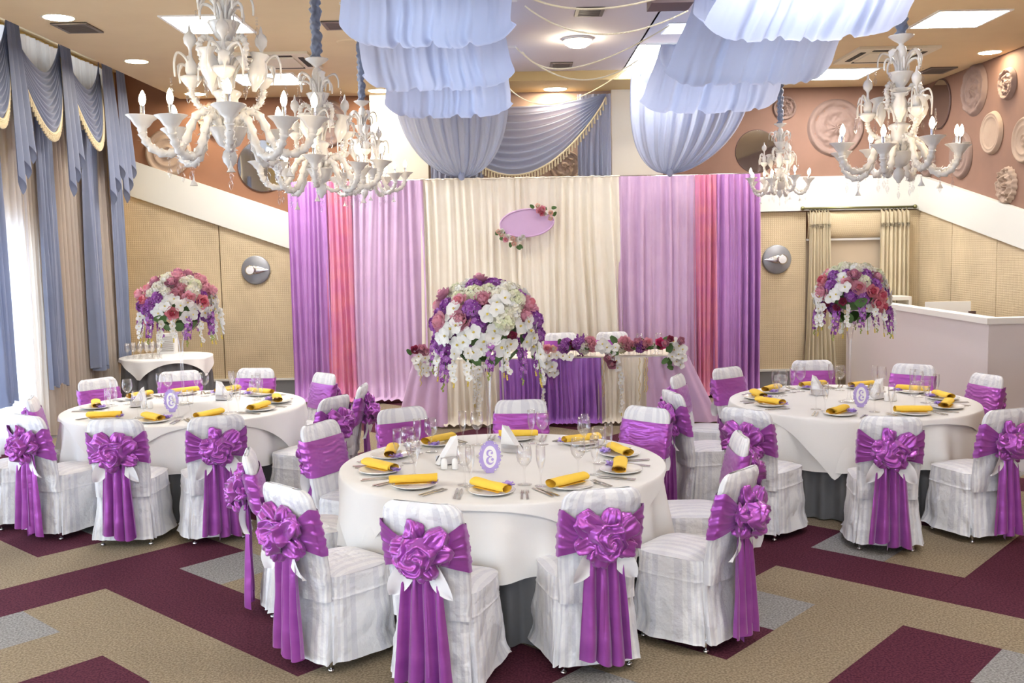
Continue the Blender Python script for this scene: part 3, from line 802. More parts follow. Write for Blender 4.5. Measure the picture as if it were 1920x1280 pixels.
# strings of beads hung between the two cloth runs
def garland(a, mid, b, ya, yb_, label, zc=ZC - .03):
    A = on_y(*a, ya); B = on_y(*b, yb_); Mi = on_y(*mid, (ya + yb_) / 2)
    C_ = (Mi - (A + B) * .25) * 2
    pts = []
    for i in range(41):
        t_ = i / 40; pts.append(A * (1 - t_) ** 2 + C_ * (2 * t_ * (1 - t_)) + B * t_ * t_)
    m = nb('rope').tube(pts, .005, 6)
    for i in range(0, 400, 3):
        t_ = i / 400; p = A * (1 - t_) ** 2 + C_ * (2 * t_ * (1 - t_)) + B * t_ * t_
        m.ball(p, .008, 5, 4)
    tag(obj('bead_garland', m), label, 'garland', 'bead strings between the blue drapes')
garland((990, -6), (1105, 17), (1250, -8), 7.5, 7.5, 'cream bead string crossing the very top of the picture')
garland((985, 12), (1125, 64), (1290, 20), 8.4, 8.4, 'cream bead string just below the top vent')
garland((968, 90), (1080, 149), (1195, 113), 10.2, 10.2, 'cream bead string hanging below the dome lamp')
garland((950, 160), (1045, 194), (1185, 122), 12.0, 12.0, 'lowest cream bead string in front of the end wall swag')
garland((980, 98), (1080, 126), (1255, 48), 9.2, 9.6, 'thin bead string passing below the dome lamp')

# ------------------------------------------------------------------ champagne curtains on a rod
yr = YW - .12
ra, rb, rz_ = on_y(1505, 390, yr), on_y(1716, 388, yr), on_y(1600, 389, yr).z
rod = tag(empty('curtain_rod'), 'thin brass curtain rod on the right part of the end wall', 'curtain rod')
obj('pole', nb('rod').tube([(ra.x, yr, rz_), (rb.x, yr, rz_)], .014), rod)
for x in (ra.x, rb.x): obj('finial', nb('rod').ball((x, yr, rz_), .03, 10, 8), rod)
for x in (ra.x + .1, (ra.x + rb.x) / 2, rb.x - .1): obj('bracket', nb('rod').tube([(x, yr, rz_), (x, YW - .05, rz_)], .01), rod)
rg = nb('rod').tube([(.022 * cos(a * pi / 6), 0, .022 * sin(a * pi / 6)) for a in range(13)], .004, 5).mesh('ring')
def champ(px0, px1, zbot, label, seed, bpx=None):
    x0, x1 = on_y(px0, 400, yr).x, on_y(px1, 400, yr).x
    o = empty('gathered_curtain'); zt = rz_ - .05
    dxs = (on_y(bpx, 680, yr).x - (x0 + x1) / 2) if bpx else 0
    m = nb('champ'); zb2 = zbot; nf = 7
    def f(u, v):
        ph = 2 * pi * nf * (u + .02 * N3(u * 5, seed, v * 2))
        w = (x1 - x0) * (1 + .7 * v ** 2) if bpx else (x1 - x0) * (1 + .08 * v)
        return ((x0 + x1) / 2 + dxs * v ** 1.5 + (u - .5) * w, yr - .03 + (.02 + .03 * v) * sin(ph) + .01 * sin(2.4 * ph), zt + (zb2 - zt) * v + (.02 * sin(ph) if v < .02 else 0))
    m.grid(f, 84, 26); obj('cloth', m, o)
    m = nb('champ')
    def g(u, v):
        ph = 2 * pi * nf * u * 1.3
        return (x0 + (x1 - x0) * u, yr - .055 + .015 * sin(ph), zt - .19 + .025 * sin(v * pi * 3) - .03 * v)
    m.grid(g, 60, 5); obj('pleat_tape', m, o)
    for k in range(5): obj('ring', rg, o, loc=(x0 + (x1 - x0) * (k + .5) / 5, yr, rz_ - .012))
    tag(o, label, 'curtain', 'champagne curtains on the brass rod')
champ(1517, 1556, .04, 'left champagne curtain flaring wide down to the floor', 3, 1537)
champ(1650, 1704, .3, 'right champagne curtain hanging straight behind the partition', 9)

# ------------------------------------------------------------------ covered banquet chair
def sel(t, a, b, e):
    """superellipse point"""
    c, s = cos(t), sin(t)
    return (a * abs(c) ** (2 / e) * (1 if c > 0 else -1), b * abs(s) ** (2 / e) * (1 if s > 0 else -1))
def chair_cover(seed):
    m = nb('cover'); N = 132
    levels = [(.475, .0), (.455, .012), (.43, .016), (.40, .018), (.374, .020), (.368, .030), (.358, .022), (.31, .028), (.25, .040), (.19, .055), (.13, .068), (.08, .078), (.045, .085)]
    per = 1.8
    def f(u, v):
        k = v * (len(levels) - 1); i = min(int(k), len(levels) - 2); t = k - i
        z = levels[i][0] * (1 - t) + levels[i + 1][0] * t; o = levels[i][1] * (1 - t) + levels[i + 1][1] * t
        a = 2 * pi * u; x, y = sel(a, .205 + o * .42, .215 + o * .42, 4.2)
        y -= o * .16
        n = Vector((x, y, 0)).normalized()
        d = 0; g = max(0, (.37 - z) / .33)
        for ca in (pi / 4, 3 * pi / 4, 5 * pi / 4, 7 * pi / 4):
            e = (a - ca + pi) % (2 * pi) - pi
            d += g * (-.065 * exp(-(e / .035) ** 2) + .020 * exp(-((e - .1) / .05) ** 2) + .020 * exp(-((e + .1) / .05) ** 2))
        d += g * (.012 * sin(a * 5 + seed) + .012 * N3(cos(a) * 2.5, sin(a) * 2.5, seed + z * 2))
        d += .010 * N3(cos(a) * 4, sin(a) * 4, z * 9 + seed) + .007 * abs(N3(cos(a) * 8, sin(a) * 8, z * 14 + seed))
        if z < .36 and y > 0: d += .014 * g * sin(z * 30 + 3 * abs(x))      # swagging across the front
        zz = z + (.012 * N3(cos(a) * 3, sin(a) * 3, seed) + .008 if z < .05 else 0)
        return (x + n.x * d, y + n.y * d, zz)
    m.grid(f, N, 24, True, lambda u, v: (u * per, v * .5))
    b = len(m.v)
    def g(u, v):
        a = 2 * pi * u; r = 1 - v
        x, y = sel(a, .212 * r, .215 * r, 4.2 - 2 * v)
        return (x, y, .475 + .028 * (1 - r ** 3.2) + .003 * N3(x * 12, y * 12, seed))
    m.grid(g, 66, 8, True, lambda u, v: (.5 + .0 * u + (.212 * (1 - v)) * cos(2 * pi * u), v))
    return m
BT = 0.93
def back_sec(z):
    """half width, half thickness, centre y of the back at height z"""
    s = (z - .40) / (BT - .40)
    w = .192 + .012 * sin(pi * min(1, max(0, s)) * .9) - .012 * max(0, s - .75) * 4 * .5
    cy = -.205 - .105 * max(0, s) ** 1.3
    return w, .030, cy
def chair_back(seed):
    m = nb('cover')
    zs = [.36, .40, .44, .48, .52, .56, .60, .64, .68, .72, .76, .80, .84, .865, .885, .90, .912, .921, .927, .930]
    def f(u, v):
        k = v * (len(zs) - 1); i = min(int(k + 1e-9), len(zs) - 2); t = k - i; z = zs[i] * (1 - t) + zs[i + 1] * t
        w, th, cy = back_sec(z); c = max(0, (z - .87) / .06)
        w -= .055 * (1 - sqrt(max(0, 1 - c * c))); th *= sqrt(max(.02, 1 - (c ** 2) * .96))
        a = 2 * pi * u; x, y = sel(a, w, th, 3.2)
        if y < 0:
            y -= .012 * (1 - (x / w) ** 2) * (1 - c)                  # rear bulge
            y -= (.018 if z < .6 or z > .84 else .006) * abs(N3(x * 7 + z * 4, z * 9, seed)) + (.6 > z) * .010 * abs(N3(x * 14, z * 18, seed)) + .006 * sin(9 * abs(x) * 4 + z * 20) * (z < .62)
        else: y += .004 * N3(x * 8, z * 7, seed)
        return (x, cy + y, z + .006 * N3(x * 6, seed, 2) * (z > .86))
    m.grid(f, 56, len(zs) - 1, True, lambda u, v: (u * .95, v))
    b = len(m.v) - 56; m.face([b + i for i in range(56)][::-1])
    return m
def sash_band(seed):
    m = nb('sash')
    def f(u, v):
        a = 2 * pi * u; x, y = sel(a, 1, 1, 3.2)
        q = abs(x)
        if y >= 0: zt, zb = .835, .60
        else:
            zt = .715 + .135 * q ** 1.15; zb = .665 - .055 * q
            e = 1 - min(1, max(0, (-y)) * 1.6); zt = zt + (.842 - zt) * e * q ** 3; zb = zb + (.60 - zb) * e * q ** 3
        z = zt + (zb - zt) * v + .010 * N3(x * 3, y * 2, seed) * (1 - abs(2 * v - 1))
        w, th, cy = back_sec(z)
        X, Y = sel(a, w + .006, th + .006, 3.2)
        if y < 0: Y -= .018 + .010 * (1 - x * x)
        rz = sin(2 * pi * (4.2 * v + .9 * N3(x * 1.4, y, seed + v))) + .5 * sin(2 * pi * (9 * v + 1.3 * N3(x * 2.2, y, seed + 3 + v)))
        k = (.0065 if y > .4 else .0045) * (1 - abs(2 * v - 1) ** 4) * rz * min(1, .35 + abs(y) * 1.2)
        n = Vector((X, Y * 3, 0)).normalized()
        return (X + n.x * (k + .002), cy + Y + n.y * (abs(k) + .002) + (0 if y > 0 else -.01 * (1 - q)), z)
    return m.grid(f, 84, 34, True)
def rosette(seed):
    m = nb('sash'); rnd = random.Random(seed); yb = -.305; zc = .70
    def puff(c, ax, rl, rw, rh, sd):
        """puffed loop of satin: long axis ax in the XZ plane"""
        ca, sa = cos(ax), sin(ax)
        def f(u, v):
            a = 2 * pi * u; b_ = pi * v
            l = -cos(b_); r = sin(b_) ** .75
            pinch = (.35 + .65 * v ** .7)
            fold = 1 + .20 * sin(5 * a + sd + 2 * l) + .16 * sin(9 * a - sd * 2 + 3 * l) + .12 * N3(l * 3, cos(a) * 2, sd)
            p = l * rl + rl * .8; q = r * rw * cos(a) * fold * pinch; h = r * rh * sin(a) * fold * pinch
            x = p * ca - q * sa; z = p * sa + q * ca
            return (c[0] + x, c[1] - h, c[2] + z)
        m.grid(f, 44, 22, True)
    base = rnd.random() * 6
    for k in range(6):
        a = base + k * pi / 3 + rnd.uniform(-.25, .25)
        puff((.012 * cos(a), yb - .035 - .012 * (k % 2), zc + .012 * sin(a)), a, .072 + rnd.uniform(-.014, .018), .060 + rnd.uniform(-.01, .012), .045, rnd.random() * 9)
    for k in range(3):
        a = base + .5 + k * 2.1
        puff((.0, yb - .075, zc + .005), a, .038, .040, .036, rnd.random() * 9)
    # crumpled swirl in front
    def g(u, v):
        a = 2 * pi * u; r = .088 * v
        fz = .022 * sin(3 * a + 16 * v + 2.5 * N3(cos(a) * 1.5 * v, sin(a) * 1.5 * v, seed)) * v
        return (r * cos(a) * (1 + .15 * sin(4 * a + seed)), yb - .075 - .052 * sqrt(max(0, 1 - v * v)) - fz, zc + r * sin(a) * (1 + .1 * sin(3 * a)))
    m.grid(g, 64, 16, True)
    C = Vector((0, yb + .02, zc)); out = []
    for v in m.v:
        p = Vector(v); d = p - C; n = d.normalized(); q = p * 15 + Vector((seed * 3.1, 0, 0))
        w = Vector((noise.noise(q * .45), noise.noise(q * .45 + Vector((9, 0, 0))), noise.noise(q * .45 + Vector((0, 9, 0))))) * 1.6
        rg_ = 1 - 2.2 * abs(noise.noise(q * .75 + w))
        out.append(tuple(p + n * (.020 * rg_ - .004) + w * .006))
    m.v = out
    return m
def sash_tail(seed, x0, w0, w1, z1, lean):
    m = nb('sash')
    def f(u, v):
        z = .665 + (z1 - .665) * v + (.03 * sin(u * 3 + seed)) * v
        w = w0 + (w1 - w0) * v ** .8
        ph = 2 * pi * (2.1 * u + .15 * N3(u * 2, v, seed)) + seed
        y = -.325 - .010 * v + (.010 + .016 * v) * sin(ph) + .008 * N3(u * 3, v * 3, seed)
        w_, th, cy = back_sec(max(.36, z))
        return (x0 + lean * v + (u - .5) * w + .01 * cos(ph) * v, y, z)
    return m.grid(f, 30, 22)
def tie(seed, sgn):
    m = nb('tie')
    def f(u, v):
        # soft leaf shaped end of the cotton cover ties
        l = .17 * v; w = .085 * sin(pi * min(1, .12 + v * .86)) ** .6
        x = sgn * (.045 + l * .62 + (u - .5) * w * .95); z = .65 - l * .95 + (u - .5) * w * .62
        y = -.315 - .03 * sin(pi * v) + .018 * sin(pi * u + 1) - .012 * v
        return (x, y, z)
    return m.grid(f, 8, 12)
def legs(parent_list): pass
LEG = nb('chrome').tube([(0, 0, .10), (0, 0, .008)], .011, 8).lathe([(0, 0), (.016, 0), (.016, .012), (.011, .016)], 10).mesh('leg')
CH = []
for sd in (1, 4):
    CH.append(dict(cover=chair_cover(sd).mesh('seat_cover'), back=chair_back(sd).mesh('back_cover'), sash=sash_band(sd).mesh('sash'), bow=rosette(sd + 3).mesh('bow'),
                   t1=sash_tail(sd, -.034, .10, .175, .07 + .01 * sd, -.010).mesh('sash_tail'), t2=sash_tail(sd + 2.2, .036, .09, .165, .12 - .02 * sd, .018).mesh('sash_tail'),
                   tl=tie(sd, -1).mesh('cotton_tie'), tr=tie(sd, 1).mesh('cotton_tie')))
def chair(x, y, tx, ty, label, group, kind=0, sc=1.0, turn=0, parts=True):
    """x, y: where the top of the back is; the chair faces (tx, ty)"""
    d = Vector((tx - x, ty - y, 0)).normalized()
    rz = atan2(-d.x, d.y) + turn
    d = Vector((-sin(rz), cos(rz), 0))
    o = empty('banquet_chair', (x + d.x * .29 * sc, y + d.y * .29 * sc, 0), rz, sc)
    K_ = CH[kind % 2]
    obj('seat_cover', K_['cover'], o); obj('back_cover', K_['back'], o); s = obj('sash', K_['sash'], o)
    b = obj('bow', K_['bow'], o); b['label'] = 'purple satin rosette bow'
    obj('sash_tail', K_['t1'], o); obj('sash_tail', K_['t2'], o)
    obj('cotton_tie', K_['tl'], o); obj('cotton_tie', K_['tr'], o)
    for lx in (-.17, .17):
        for ly in (-.2, .17): obj('leg', LEG, o, loc=(lx, ly, 0))
    tag(o, label, 'chair', group); return o

# ------------------------------------------------------------------ tables
ZT = .765
def table(cx, cy, R, rot, topper, label, seed):
    t = tag(empty('round_table', (cx, cy, 0)), 'round banquet table under the cloths ' + label, 'table', 'large round banquet tables')
    obj('tabletop', nb('white').lathe([(0, ZT - .03), (R - .02, ZT - .03), (R - .01, ZT - .015), (R - .02, ZT - .006), (0, ZT - .006)], 64), t)
    lg = nb('chrome').tube([(0, 0, ZT - .03), (0, 0, 0)], .018, 10).mesh('leg')
    for k in range(4): a = k * pi / 2 + .6; obj('leg', lg, t, loc=(.6 * cos(a), .6 * sin(a), 0))
    sk = nb('skirt')
    def f(u, v):
        a = 2 * pi * u; ph = 44 * a
        r = R - .02 + .02 * v + (.012 + .012 * v) * sin(ph + .8 * N3(cos(a) * 4, sin(a) * 4, seed)) + .01 * N3(cos(a) * 3, sin(a) * 3, v + seed)
        return (r * cos(a), r * sin(a), ZT - .012 + (.012 - ZT + .012) * v)
    sk.grid(f, 440, 4, True)
    o = obj('table_skirt', sk, loc=(cx, cy, 0)); tag(o, 'charcoal pleated floor length skirt ' + label, 'table skirt', 'charcoal pleated table skirts')
    def cloth(Rf, off, z0, sd, nfold, amp, pin=None):
        m = nb('cloth')
        def g(u, v):
            a = 2 * pi * u; Rm = Rf(a)
            if v < .4: r = R * v / .4; h = 0
            else: h = (Rm - R) * (v - .4) / .6; r = R
            z = z0
            if h > 0:
                q = min(1, h / .4)
                lip = min(h, .03)
                ph = nfold * a + 2.0 * N3(cos(a) * 2, sin(a) * 2, sd)
                fold = sin(ph) + .5 * sin(1.7 * ph + sd)
                r = R + off + .012 * (1 - exp(-h / .02)) + h * .10 + amp * q * fold
                z = z0 - h + .004
                if h < .03: z = z0 - .5 * h * h / .03
                else: z = z0 - (h - .015)
            else: z += .0015 * N3(r * cos(a) * 5, r * sin(a) * 5, sd)
            return (r * cos(a), r * sin(a), z)
        m.grid(g, 260, 26, True); return m
    o = obj('tablecloth', cloth(lambda a: R + .40 + .02 * sin(3 * a + seed), 0, ZT, seed, 15, .034), loc=(cx, cy, 0))
    tag(o, 'lower round white tablecloth hanging to chair seat height ' + label, 'tablecloth', 'lower round white tablecloths')
    def sq(a):
        b = ((a - rot + pi / 4) % (pi / 2)) - pi / 4
        return max(R + .035, min(topper / 2 / cos(b), R + .44)) + .012 * sin(7 * a + seed)
    o = obj('table_topper', cloth(sq, .026, ZT + .004, seed + 5, 11, .022), loc=(cx, cy, 0))
    tag(o, 'square white topper cloth with hanging corners ' + label, 'tablecloth', 'square white table toppers')

T1 = (-.07, 5.93, .945); T2 = (-2.80, 8.42, .965); T3 = (2.78, 8.08, .945)
table(*T1, radians(-90 - 8), 1.96, 'on the front middle table', 1)
table(*T2, radians(-90 + 28), 1.98, 'on the left table', 2)
table(*T3, radians(-90 + 20), 1.98, 'on the right table', 3)

def place_at(T, ang, r): return (T[0] + r * sin(radians(ang)), T[1] + r * cos(radians(ang)))
G1 = 'chairs around the front middle table'
C1 = [(5, 1.46, 'back middle chair of the front table, behind the tall vase'), (45, 1.43, 'back right chair of the front table, facing the camera'), (92, 1.42, 'right side chair of the front table, seen from its left flank'),
      (129, 1.55, 'white chair with big side bow at the lower right of the front table'), (160, 1.40, 'chair in front, back to the camera, right of the middle gap'), (-167, 1.55, 'foremost chair with back and rosette bow square to the camera'),
      (-138, 1.55, 'chair at lower left of the front table with long tail, angled away'), (-102, 1.47, 'left side chair of the front table, behind the lower left one'), (-63, 1.36, 'left rear chair of the front table showing its inner back'), (-32, 1.38, 'back left chair of the front table, facing the camera')]
for k, (a, r, lab) in enumerate(C1):
    x, y = place_at(T1, a, r); chair(x, y, T1[0], T1[1], lab, G1, k, 1, {5: .06, -167: -.10, 160: -.10}.get(a, 0))
G2 = 'chairs around the left table'
C2 = [(-3.90, 8.02, 'white chair at the left flank of the left table before the bright voile'), (-3.86, 9.18, 'back left chair of the left table beside the beige voile'), (-3.26, 9.66, 'back middle chair of the left table in front of the glass table'), (-2.55, 9.78, 'back right chair of the left table under the grey skirting'),
      (-1.78, 9.28, 'right rear chair of the left table nearest the coral drape'), (-1.30, 8.42, 'right side chair of the left table, its bow facing right'), (-1.42, 7.76, 'lower right chair of the left table, bow seen at its side'), (-2.10, 6.93, 'chair with back to the camera at right of the left table'),
      (-2.78, 6.86, 'chair with back to the camera in the middle of the left table'), (-3.52, 7.12, 'chair with back turned at lower left of the left table'), (-4.08, 7.48, 'chair cut by the left picture edge at the left table')]
for k, (x, y, lab) in enumerate(C2): chair(x, y, T2[0], T2[1], lab, G2, k)
G3 = 'chairs around the right table'
C3 = [(2.0, 9.15, 'back left chair of the right table beside the violet drape'), (2.92, 9.6, 'back middle chair of the right table before the champagne curtain'), (3.72, 9.15, 'back right chair of the right table in front of the partition'), (4.02, 8.36, 'right side chair of the right table, sash towards the room'),
      (2.47, 6.42, 'chair with rosette back to the camera in front of the right table'), (1.62, 6.82, 'chair with back turned at lower left of the right table'), (3.32, 6.62, 'chair cut by the right picture edge at the right table'), (1.26, 7.70, 'left side chair of the right table with bow and pointed white top'), (1.46, 8.66, 'left rear chair of the right table behind the pointed one')]
for k, (x, y, lab) in enumerate(C3): chair(x, y, T3[0], T3[1], lab, G3, k + 1)

# ------------------------------------------------------------------ place settings
PLATE = nb('china').lathe([(0, .006), (.075, .006), (.085, .009), (.118, .018), (.125, .021), (.127, .019), (.115, .012), (.08, .002), (0, 0)], 36).mesh('dinner_plate')
def napkin_mesh(seed):
    m = nb('mustard')
    def f(u, v):
        # loosely rolled cloth: spiral cross-section
        t_ = v * 2 * pi * 1.75; r = 1 - .32 * v
        l = (u - .5) * .26; tap = 1 + .10 * (u - .5) * (1 if seed % 2 else -1)
        y = .040 * r * cos(t_ - .6) * tap * (1 + .1 * sin(seed)); z = .024 * r * sin(t_ - .6) * tap + .024 + .003 * N3(u * 3, v * 4, seed)
        x = l + .006 * sin(v * 5 + seed) + .008 * (v - .5)
        return (x, y + .012 * (u - .5) ** 2, max(.001, z))
    m.grid(f, 10, 46)
    m.grid(lambda u, v: ((u - .5) * .2, -.034 + .06 * v, .002 + .004 * v), 4, 3)
    return m
NAP = [napkin_mesh(k).mesh('napkin') for k in range(3)]
def favour_mesh():
    m = nb('lilac').lathe([(0, 0), (.018, .001), (.021, .006), (.018, .010), (.016, .012), (.021, .015), (.019, .021), (0, .024)], 16)
    return m
FAV = favour_mesh().mesh('macaroon')
m = nb('lilac')
rnd = random.Random(3)
for k in range(14):
    a = k * .45; c_, s_ = cos(a), sin(a); L_ = .024 + rnd.random() * .014
    def f(u, v, c_=c_, s_=s_, L_=L_, k=k):
        w = (u - .5) * .020 * (.4 + v); r = .008 + L_ * v
        return (c_ * r - s_ * w, s_ * r + c_ * w, .006 + .014 * v * (k % 3) * .6 + .004 * sin(u * 6 + k))
    m.grid(f, 3, 3)
RUF = m.mesh('tulle_bow')
def fork_mesh():
    m = nb('steel')
    m.prism([(-.006, -.10, .002), (.006, -.10, .002), (.0035, 0, .004), (.009, .03, .003), (.009, .045, .002), (-.009, .045, .002), (-.009, .03, .003), (-.0035, 0, .004)], (0, 0, .003))
    for k in range(4): x = -.0078 + k * .0046; m.box(x, .045, .002, x + .0022, .085, .0045)
    return m
def knife_mesh():
    m = nb('steel')
    m.prism([(-.007, -.11, .001), (.007, -.11, .001), (.005, -.01, .001), (.009, 0, .001), (.009, .07, .001), (.002, .11, .001), (-.005, .09, .001), (-.005, -.01, .001)], (0, 0, .004))
    return m
FORK = fork_mesh().mesh('fork'); KNIFE = knife_mesh().mesh('knife')
def spoon_mesh():
    m = nb('steel').prism([(-.005, -.09, .002), (.005, -.09, .002), (.003, .03, .003), (-.003, .03, .003)], (0, 0, .003)).ball((0, .055, .005), .02, 10, 6, (.95, 1.4, .25)); return m
SPOON = spoon_mesh().mesh('spoon')
WINE = nb('glass').lathe([(0, .001), (.036, .001), (.037, .003), (.010, .007), (.0045, .014), (.0042, .05), (.005, .088), (.018, .098), (.034, .118), (.0395, .142), (.038, .168), (.0325, .200), (.0312, .200), (.0365, .168), (.038, .142), (.033, .12), (.016, .10), (0, .094)], 26).mesh('wine_glass')
FLUTE = nb('glass').lathe([(0, .001), (.031, .001), (.032, .003), (.009, .006), (.0045, .012), (.0045, .06), (.007, .075), (.016, .10), (.0225, .13), (.0245, .16), (.0235, .185), (.0225, .205), (.0215, .205), (.0225, .185), (.0235, .16), (.0215, .13), (.014, .10), (0, .08)], 22).mesh('champagne_flute')
def setting(T, ang, desc, tname, seed, nap_turn, simple=False):
    rnd = random.Random(seed)
    x, y = place_at(T, ang, T[2] - .20)
    rz = atan2(-(T[0] - x), (T[1] - y))      # local +y to the middle of the table
    z = ZT + .006
    R = Matrix.Translation((x, y, z)) @ Matrix.Rotation(rz, 4, 'Z')
    def put(name, me, lx, ly, lz=0, rot=0, lab='', cat='', grp=''):
        o = obj(name, me, mtx=R @ Matrix.Translation((lx, ly, lz)) @ Matrix.Rotation(rot, 4, 'Z') @ Matrix.Scale(1.1 if name in ('wine_glass', 'champagne_flute') else 1, 4)); tag(o, lab, cat, grp); return o
    w = desc + ' of the ' + tname
    put('dinner_plate', PLATE, 0, 0, 0, 0, 'white dinner plate ' + w, 'plate', 'white dinner plates')
    put('napkin', NAP[seed % 3], -.01, 0, .019, nap_turn, 'rolled mustard napkin on the plate ' + w, 'napkin', 'mustard yellow napkins')
    fx = .075 if seed % 4 else .055
    f = put('macaroon_favour', FAV, fx, .075, .016, rnd.random() * 3, 'lilac favour with tulle bow ' + w, 'party favour', 'lilac favours on the plates')
    obj('tulle_bow', RUF, f)
    jr = lambda a: rnd.uniform(-a, a)
    put('fork', FORK, .165, -.03 + jr(.01), 0, jr(.07), 'inner fork ' + w, 'fork', 'steel forks')
    put('fork', FORK, .192, -.03 + jr(.01), 0, jr(.07), 'outer fork ' + w, 'fork', 'steel forks')
    put('knife', KNIFE, -.165, -.02 + jr(.01), 0, jr(.07), 'inner knife ' + w, 'knife', 'steel knives')
    put('knife', KNIFE, -.190, -.02 + jr(.01), 0, jr(.07), 'outer knife ' + w, 'knife', 'steel knives')
    put('wine_glass', WINE, -.185 + jr(.02), .19 + jr(.02), 0, 0, 'empty wine glass ' + w, 'wine glass', 'empty wine glasses on the round tables')
    put('champagne_flute', FLUTE, -.125 + jr(.01), .125 + jr(.02), 0, 0, 'empty champagne flute ' + w, 'champagne flute', 'empty flutes on the round tables')
D1 = ['at the back middle', 'at the back right', 'at the right side', 'at the lower right', 'at the front, right of middle', 'at the front, left of middle', 'at the lower left', 'at the left side', 'at the left rear', 'at the back left']
A1 = [7, 43, 78, 113, 150, -176, -140, -105, -72, -36]
NT1 = [.15, 1.2, .1, .25, .2, -.75, .8, .5, .35, .25]
for k, (a, d) in enumerate(zip(A1, D1)): setting(T1, a, d, 'front table', 10 + k, NT1[k])
A2 = [-92, -50, -20, 10, 40, 80, 112, 148, 180, -145]
D2 = ['at the left side', 'at the left rear', 'at the back left', 'at the back right', 'at the right rear', 'at the right side', 'at the lower right', 'at the front, right of middle', 'at the front middle', 'at the lower left']
for k, (a, d) in enumerate(zip(A2, D2)): setting(T2, a, d, 'left table', 30 + k, [.4, .3, .4, 1.2, .2, .1, .1, .5, -.8, .7][k])
A3 = [-45, -8, 25, 60, 92, 128, 162, -155, -105, -75]
D3 = ['at the left rear', 'at the back left', 'at the back right', 'at the right rear', 'at the right side', 'at the lower right', 'at the front, right of middle', 'at the front left', 'at the left side', 'at the far left']
for k, (a, d) in enumerate(zip(A3, D3)): setting(T3, a, d, 'right table', 50 + k, [.1, .3, .9, .4, .1, .1, -.4, 1.3, .3, .3][k])

# napkin pyramids, salt and pepper, table number cards
def pyramid():
    m = nb('paper')
    for k in range(5):
        o_ = .012 * k
        m.prism([(-.075, -.03 + o_, 0), (.07, -.03 + o_, 0), (-.055 + .004 * k, -.03 + o_, .17 - .004 * k)], (0, .009, 0))
    return m
PYR = pyramid().mesh('paper_napkins'); HOLD = nb('chrome').box(-.06, -.038, 0, .06, -.034, .05).box(-.06, .034, 0, .06, .038, .05).box(-.06, -.038, 0, .06, .038, .004).mesh('holder')
SH = nb('china').lathe([(0, 0), (.019, 0), (.021, .005), (.019, .045), (.016, .058), (.008, .064), (0, .065)], 20).mesh('shaker_body')
def T_at(T, dx_, dy_): return (T[0] + dx_, T[1] + dy_, ZT + .006)
def pyr(T, dx_, dy_, rz, lab, flip=1):
    o = empty('napkin_holder', T_at(T, dx_, dy_), rz); n = obj('paper_napkins', PYR, o, loc=(0, 0, .004), sc=(flip, 1, 1)); obj('holder', HOLD, o); tag(o, lab, 'napkin holder', 'holders with folded white paper napkins')
pyr(T1, -.335, .0, .5, 'white paper napkins in a holder left of the vase on the front table', -1)
pyr(T1, .06, .33, -.5, 'white paper napkins in a holder right of the vase on the front table')
pyr(T2, -.42, .02, .4, 'white paper napkins in a holder at the left of the left table', -1)
pyr(T2, .23, .33, -.4, 'white paper napkins in a holder behind the vase of the left table')
pyr(T3, -.16, .33, -.6, 'white paper napkins in a holder left of the vase on the right table')
pyr(T3, .22, .06, .6, 'white paper napkins in a holder right of the vase on the right table', -1)
def shaker(T, dx_, dy_, lab): tag(obj('shaker', SH, loc=T_at(T, dx_, dy_)), lab, 'shaker', 'white china salt and pepper shakers')
shaker(T1, -.345, -.145, 'white pepper shaker, left one of the pair on the front table'); shaker(T1, -.28, -.15, 'white salt shaker, right one of the pair on the front table')
shaker(T2, -.34, -.07, 'left white shaker on the left table'); shaker(T2, -.28, -.07, 'right white shaker on the left table')
shaker(T3, .27, -.06, 'left white shaker on the right table'); shaker(T3, .33, -.06, 'right white shaker on the right table')
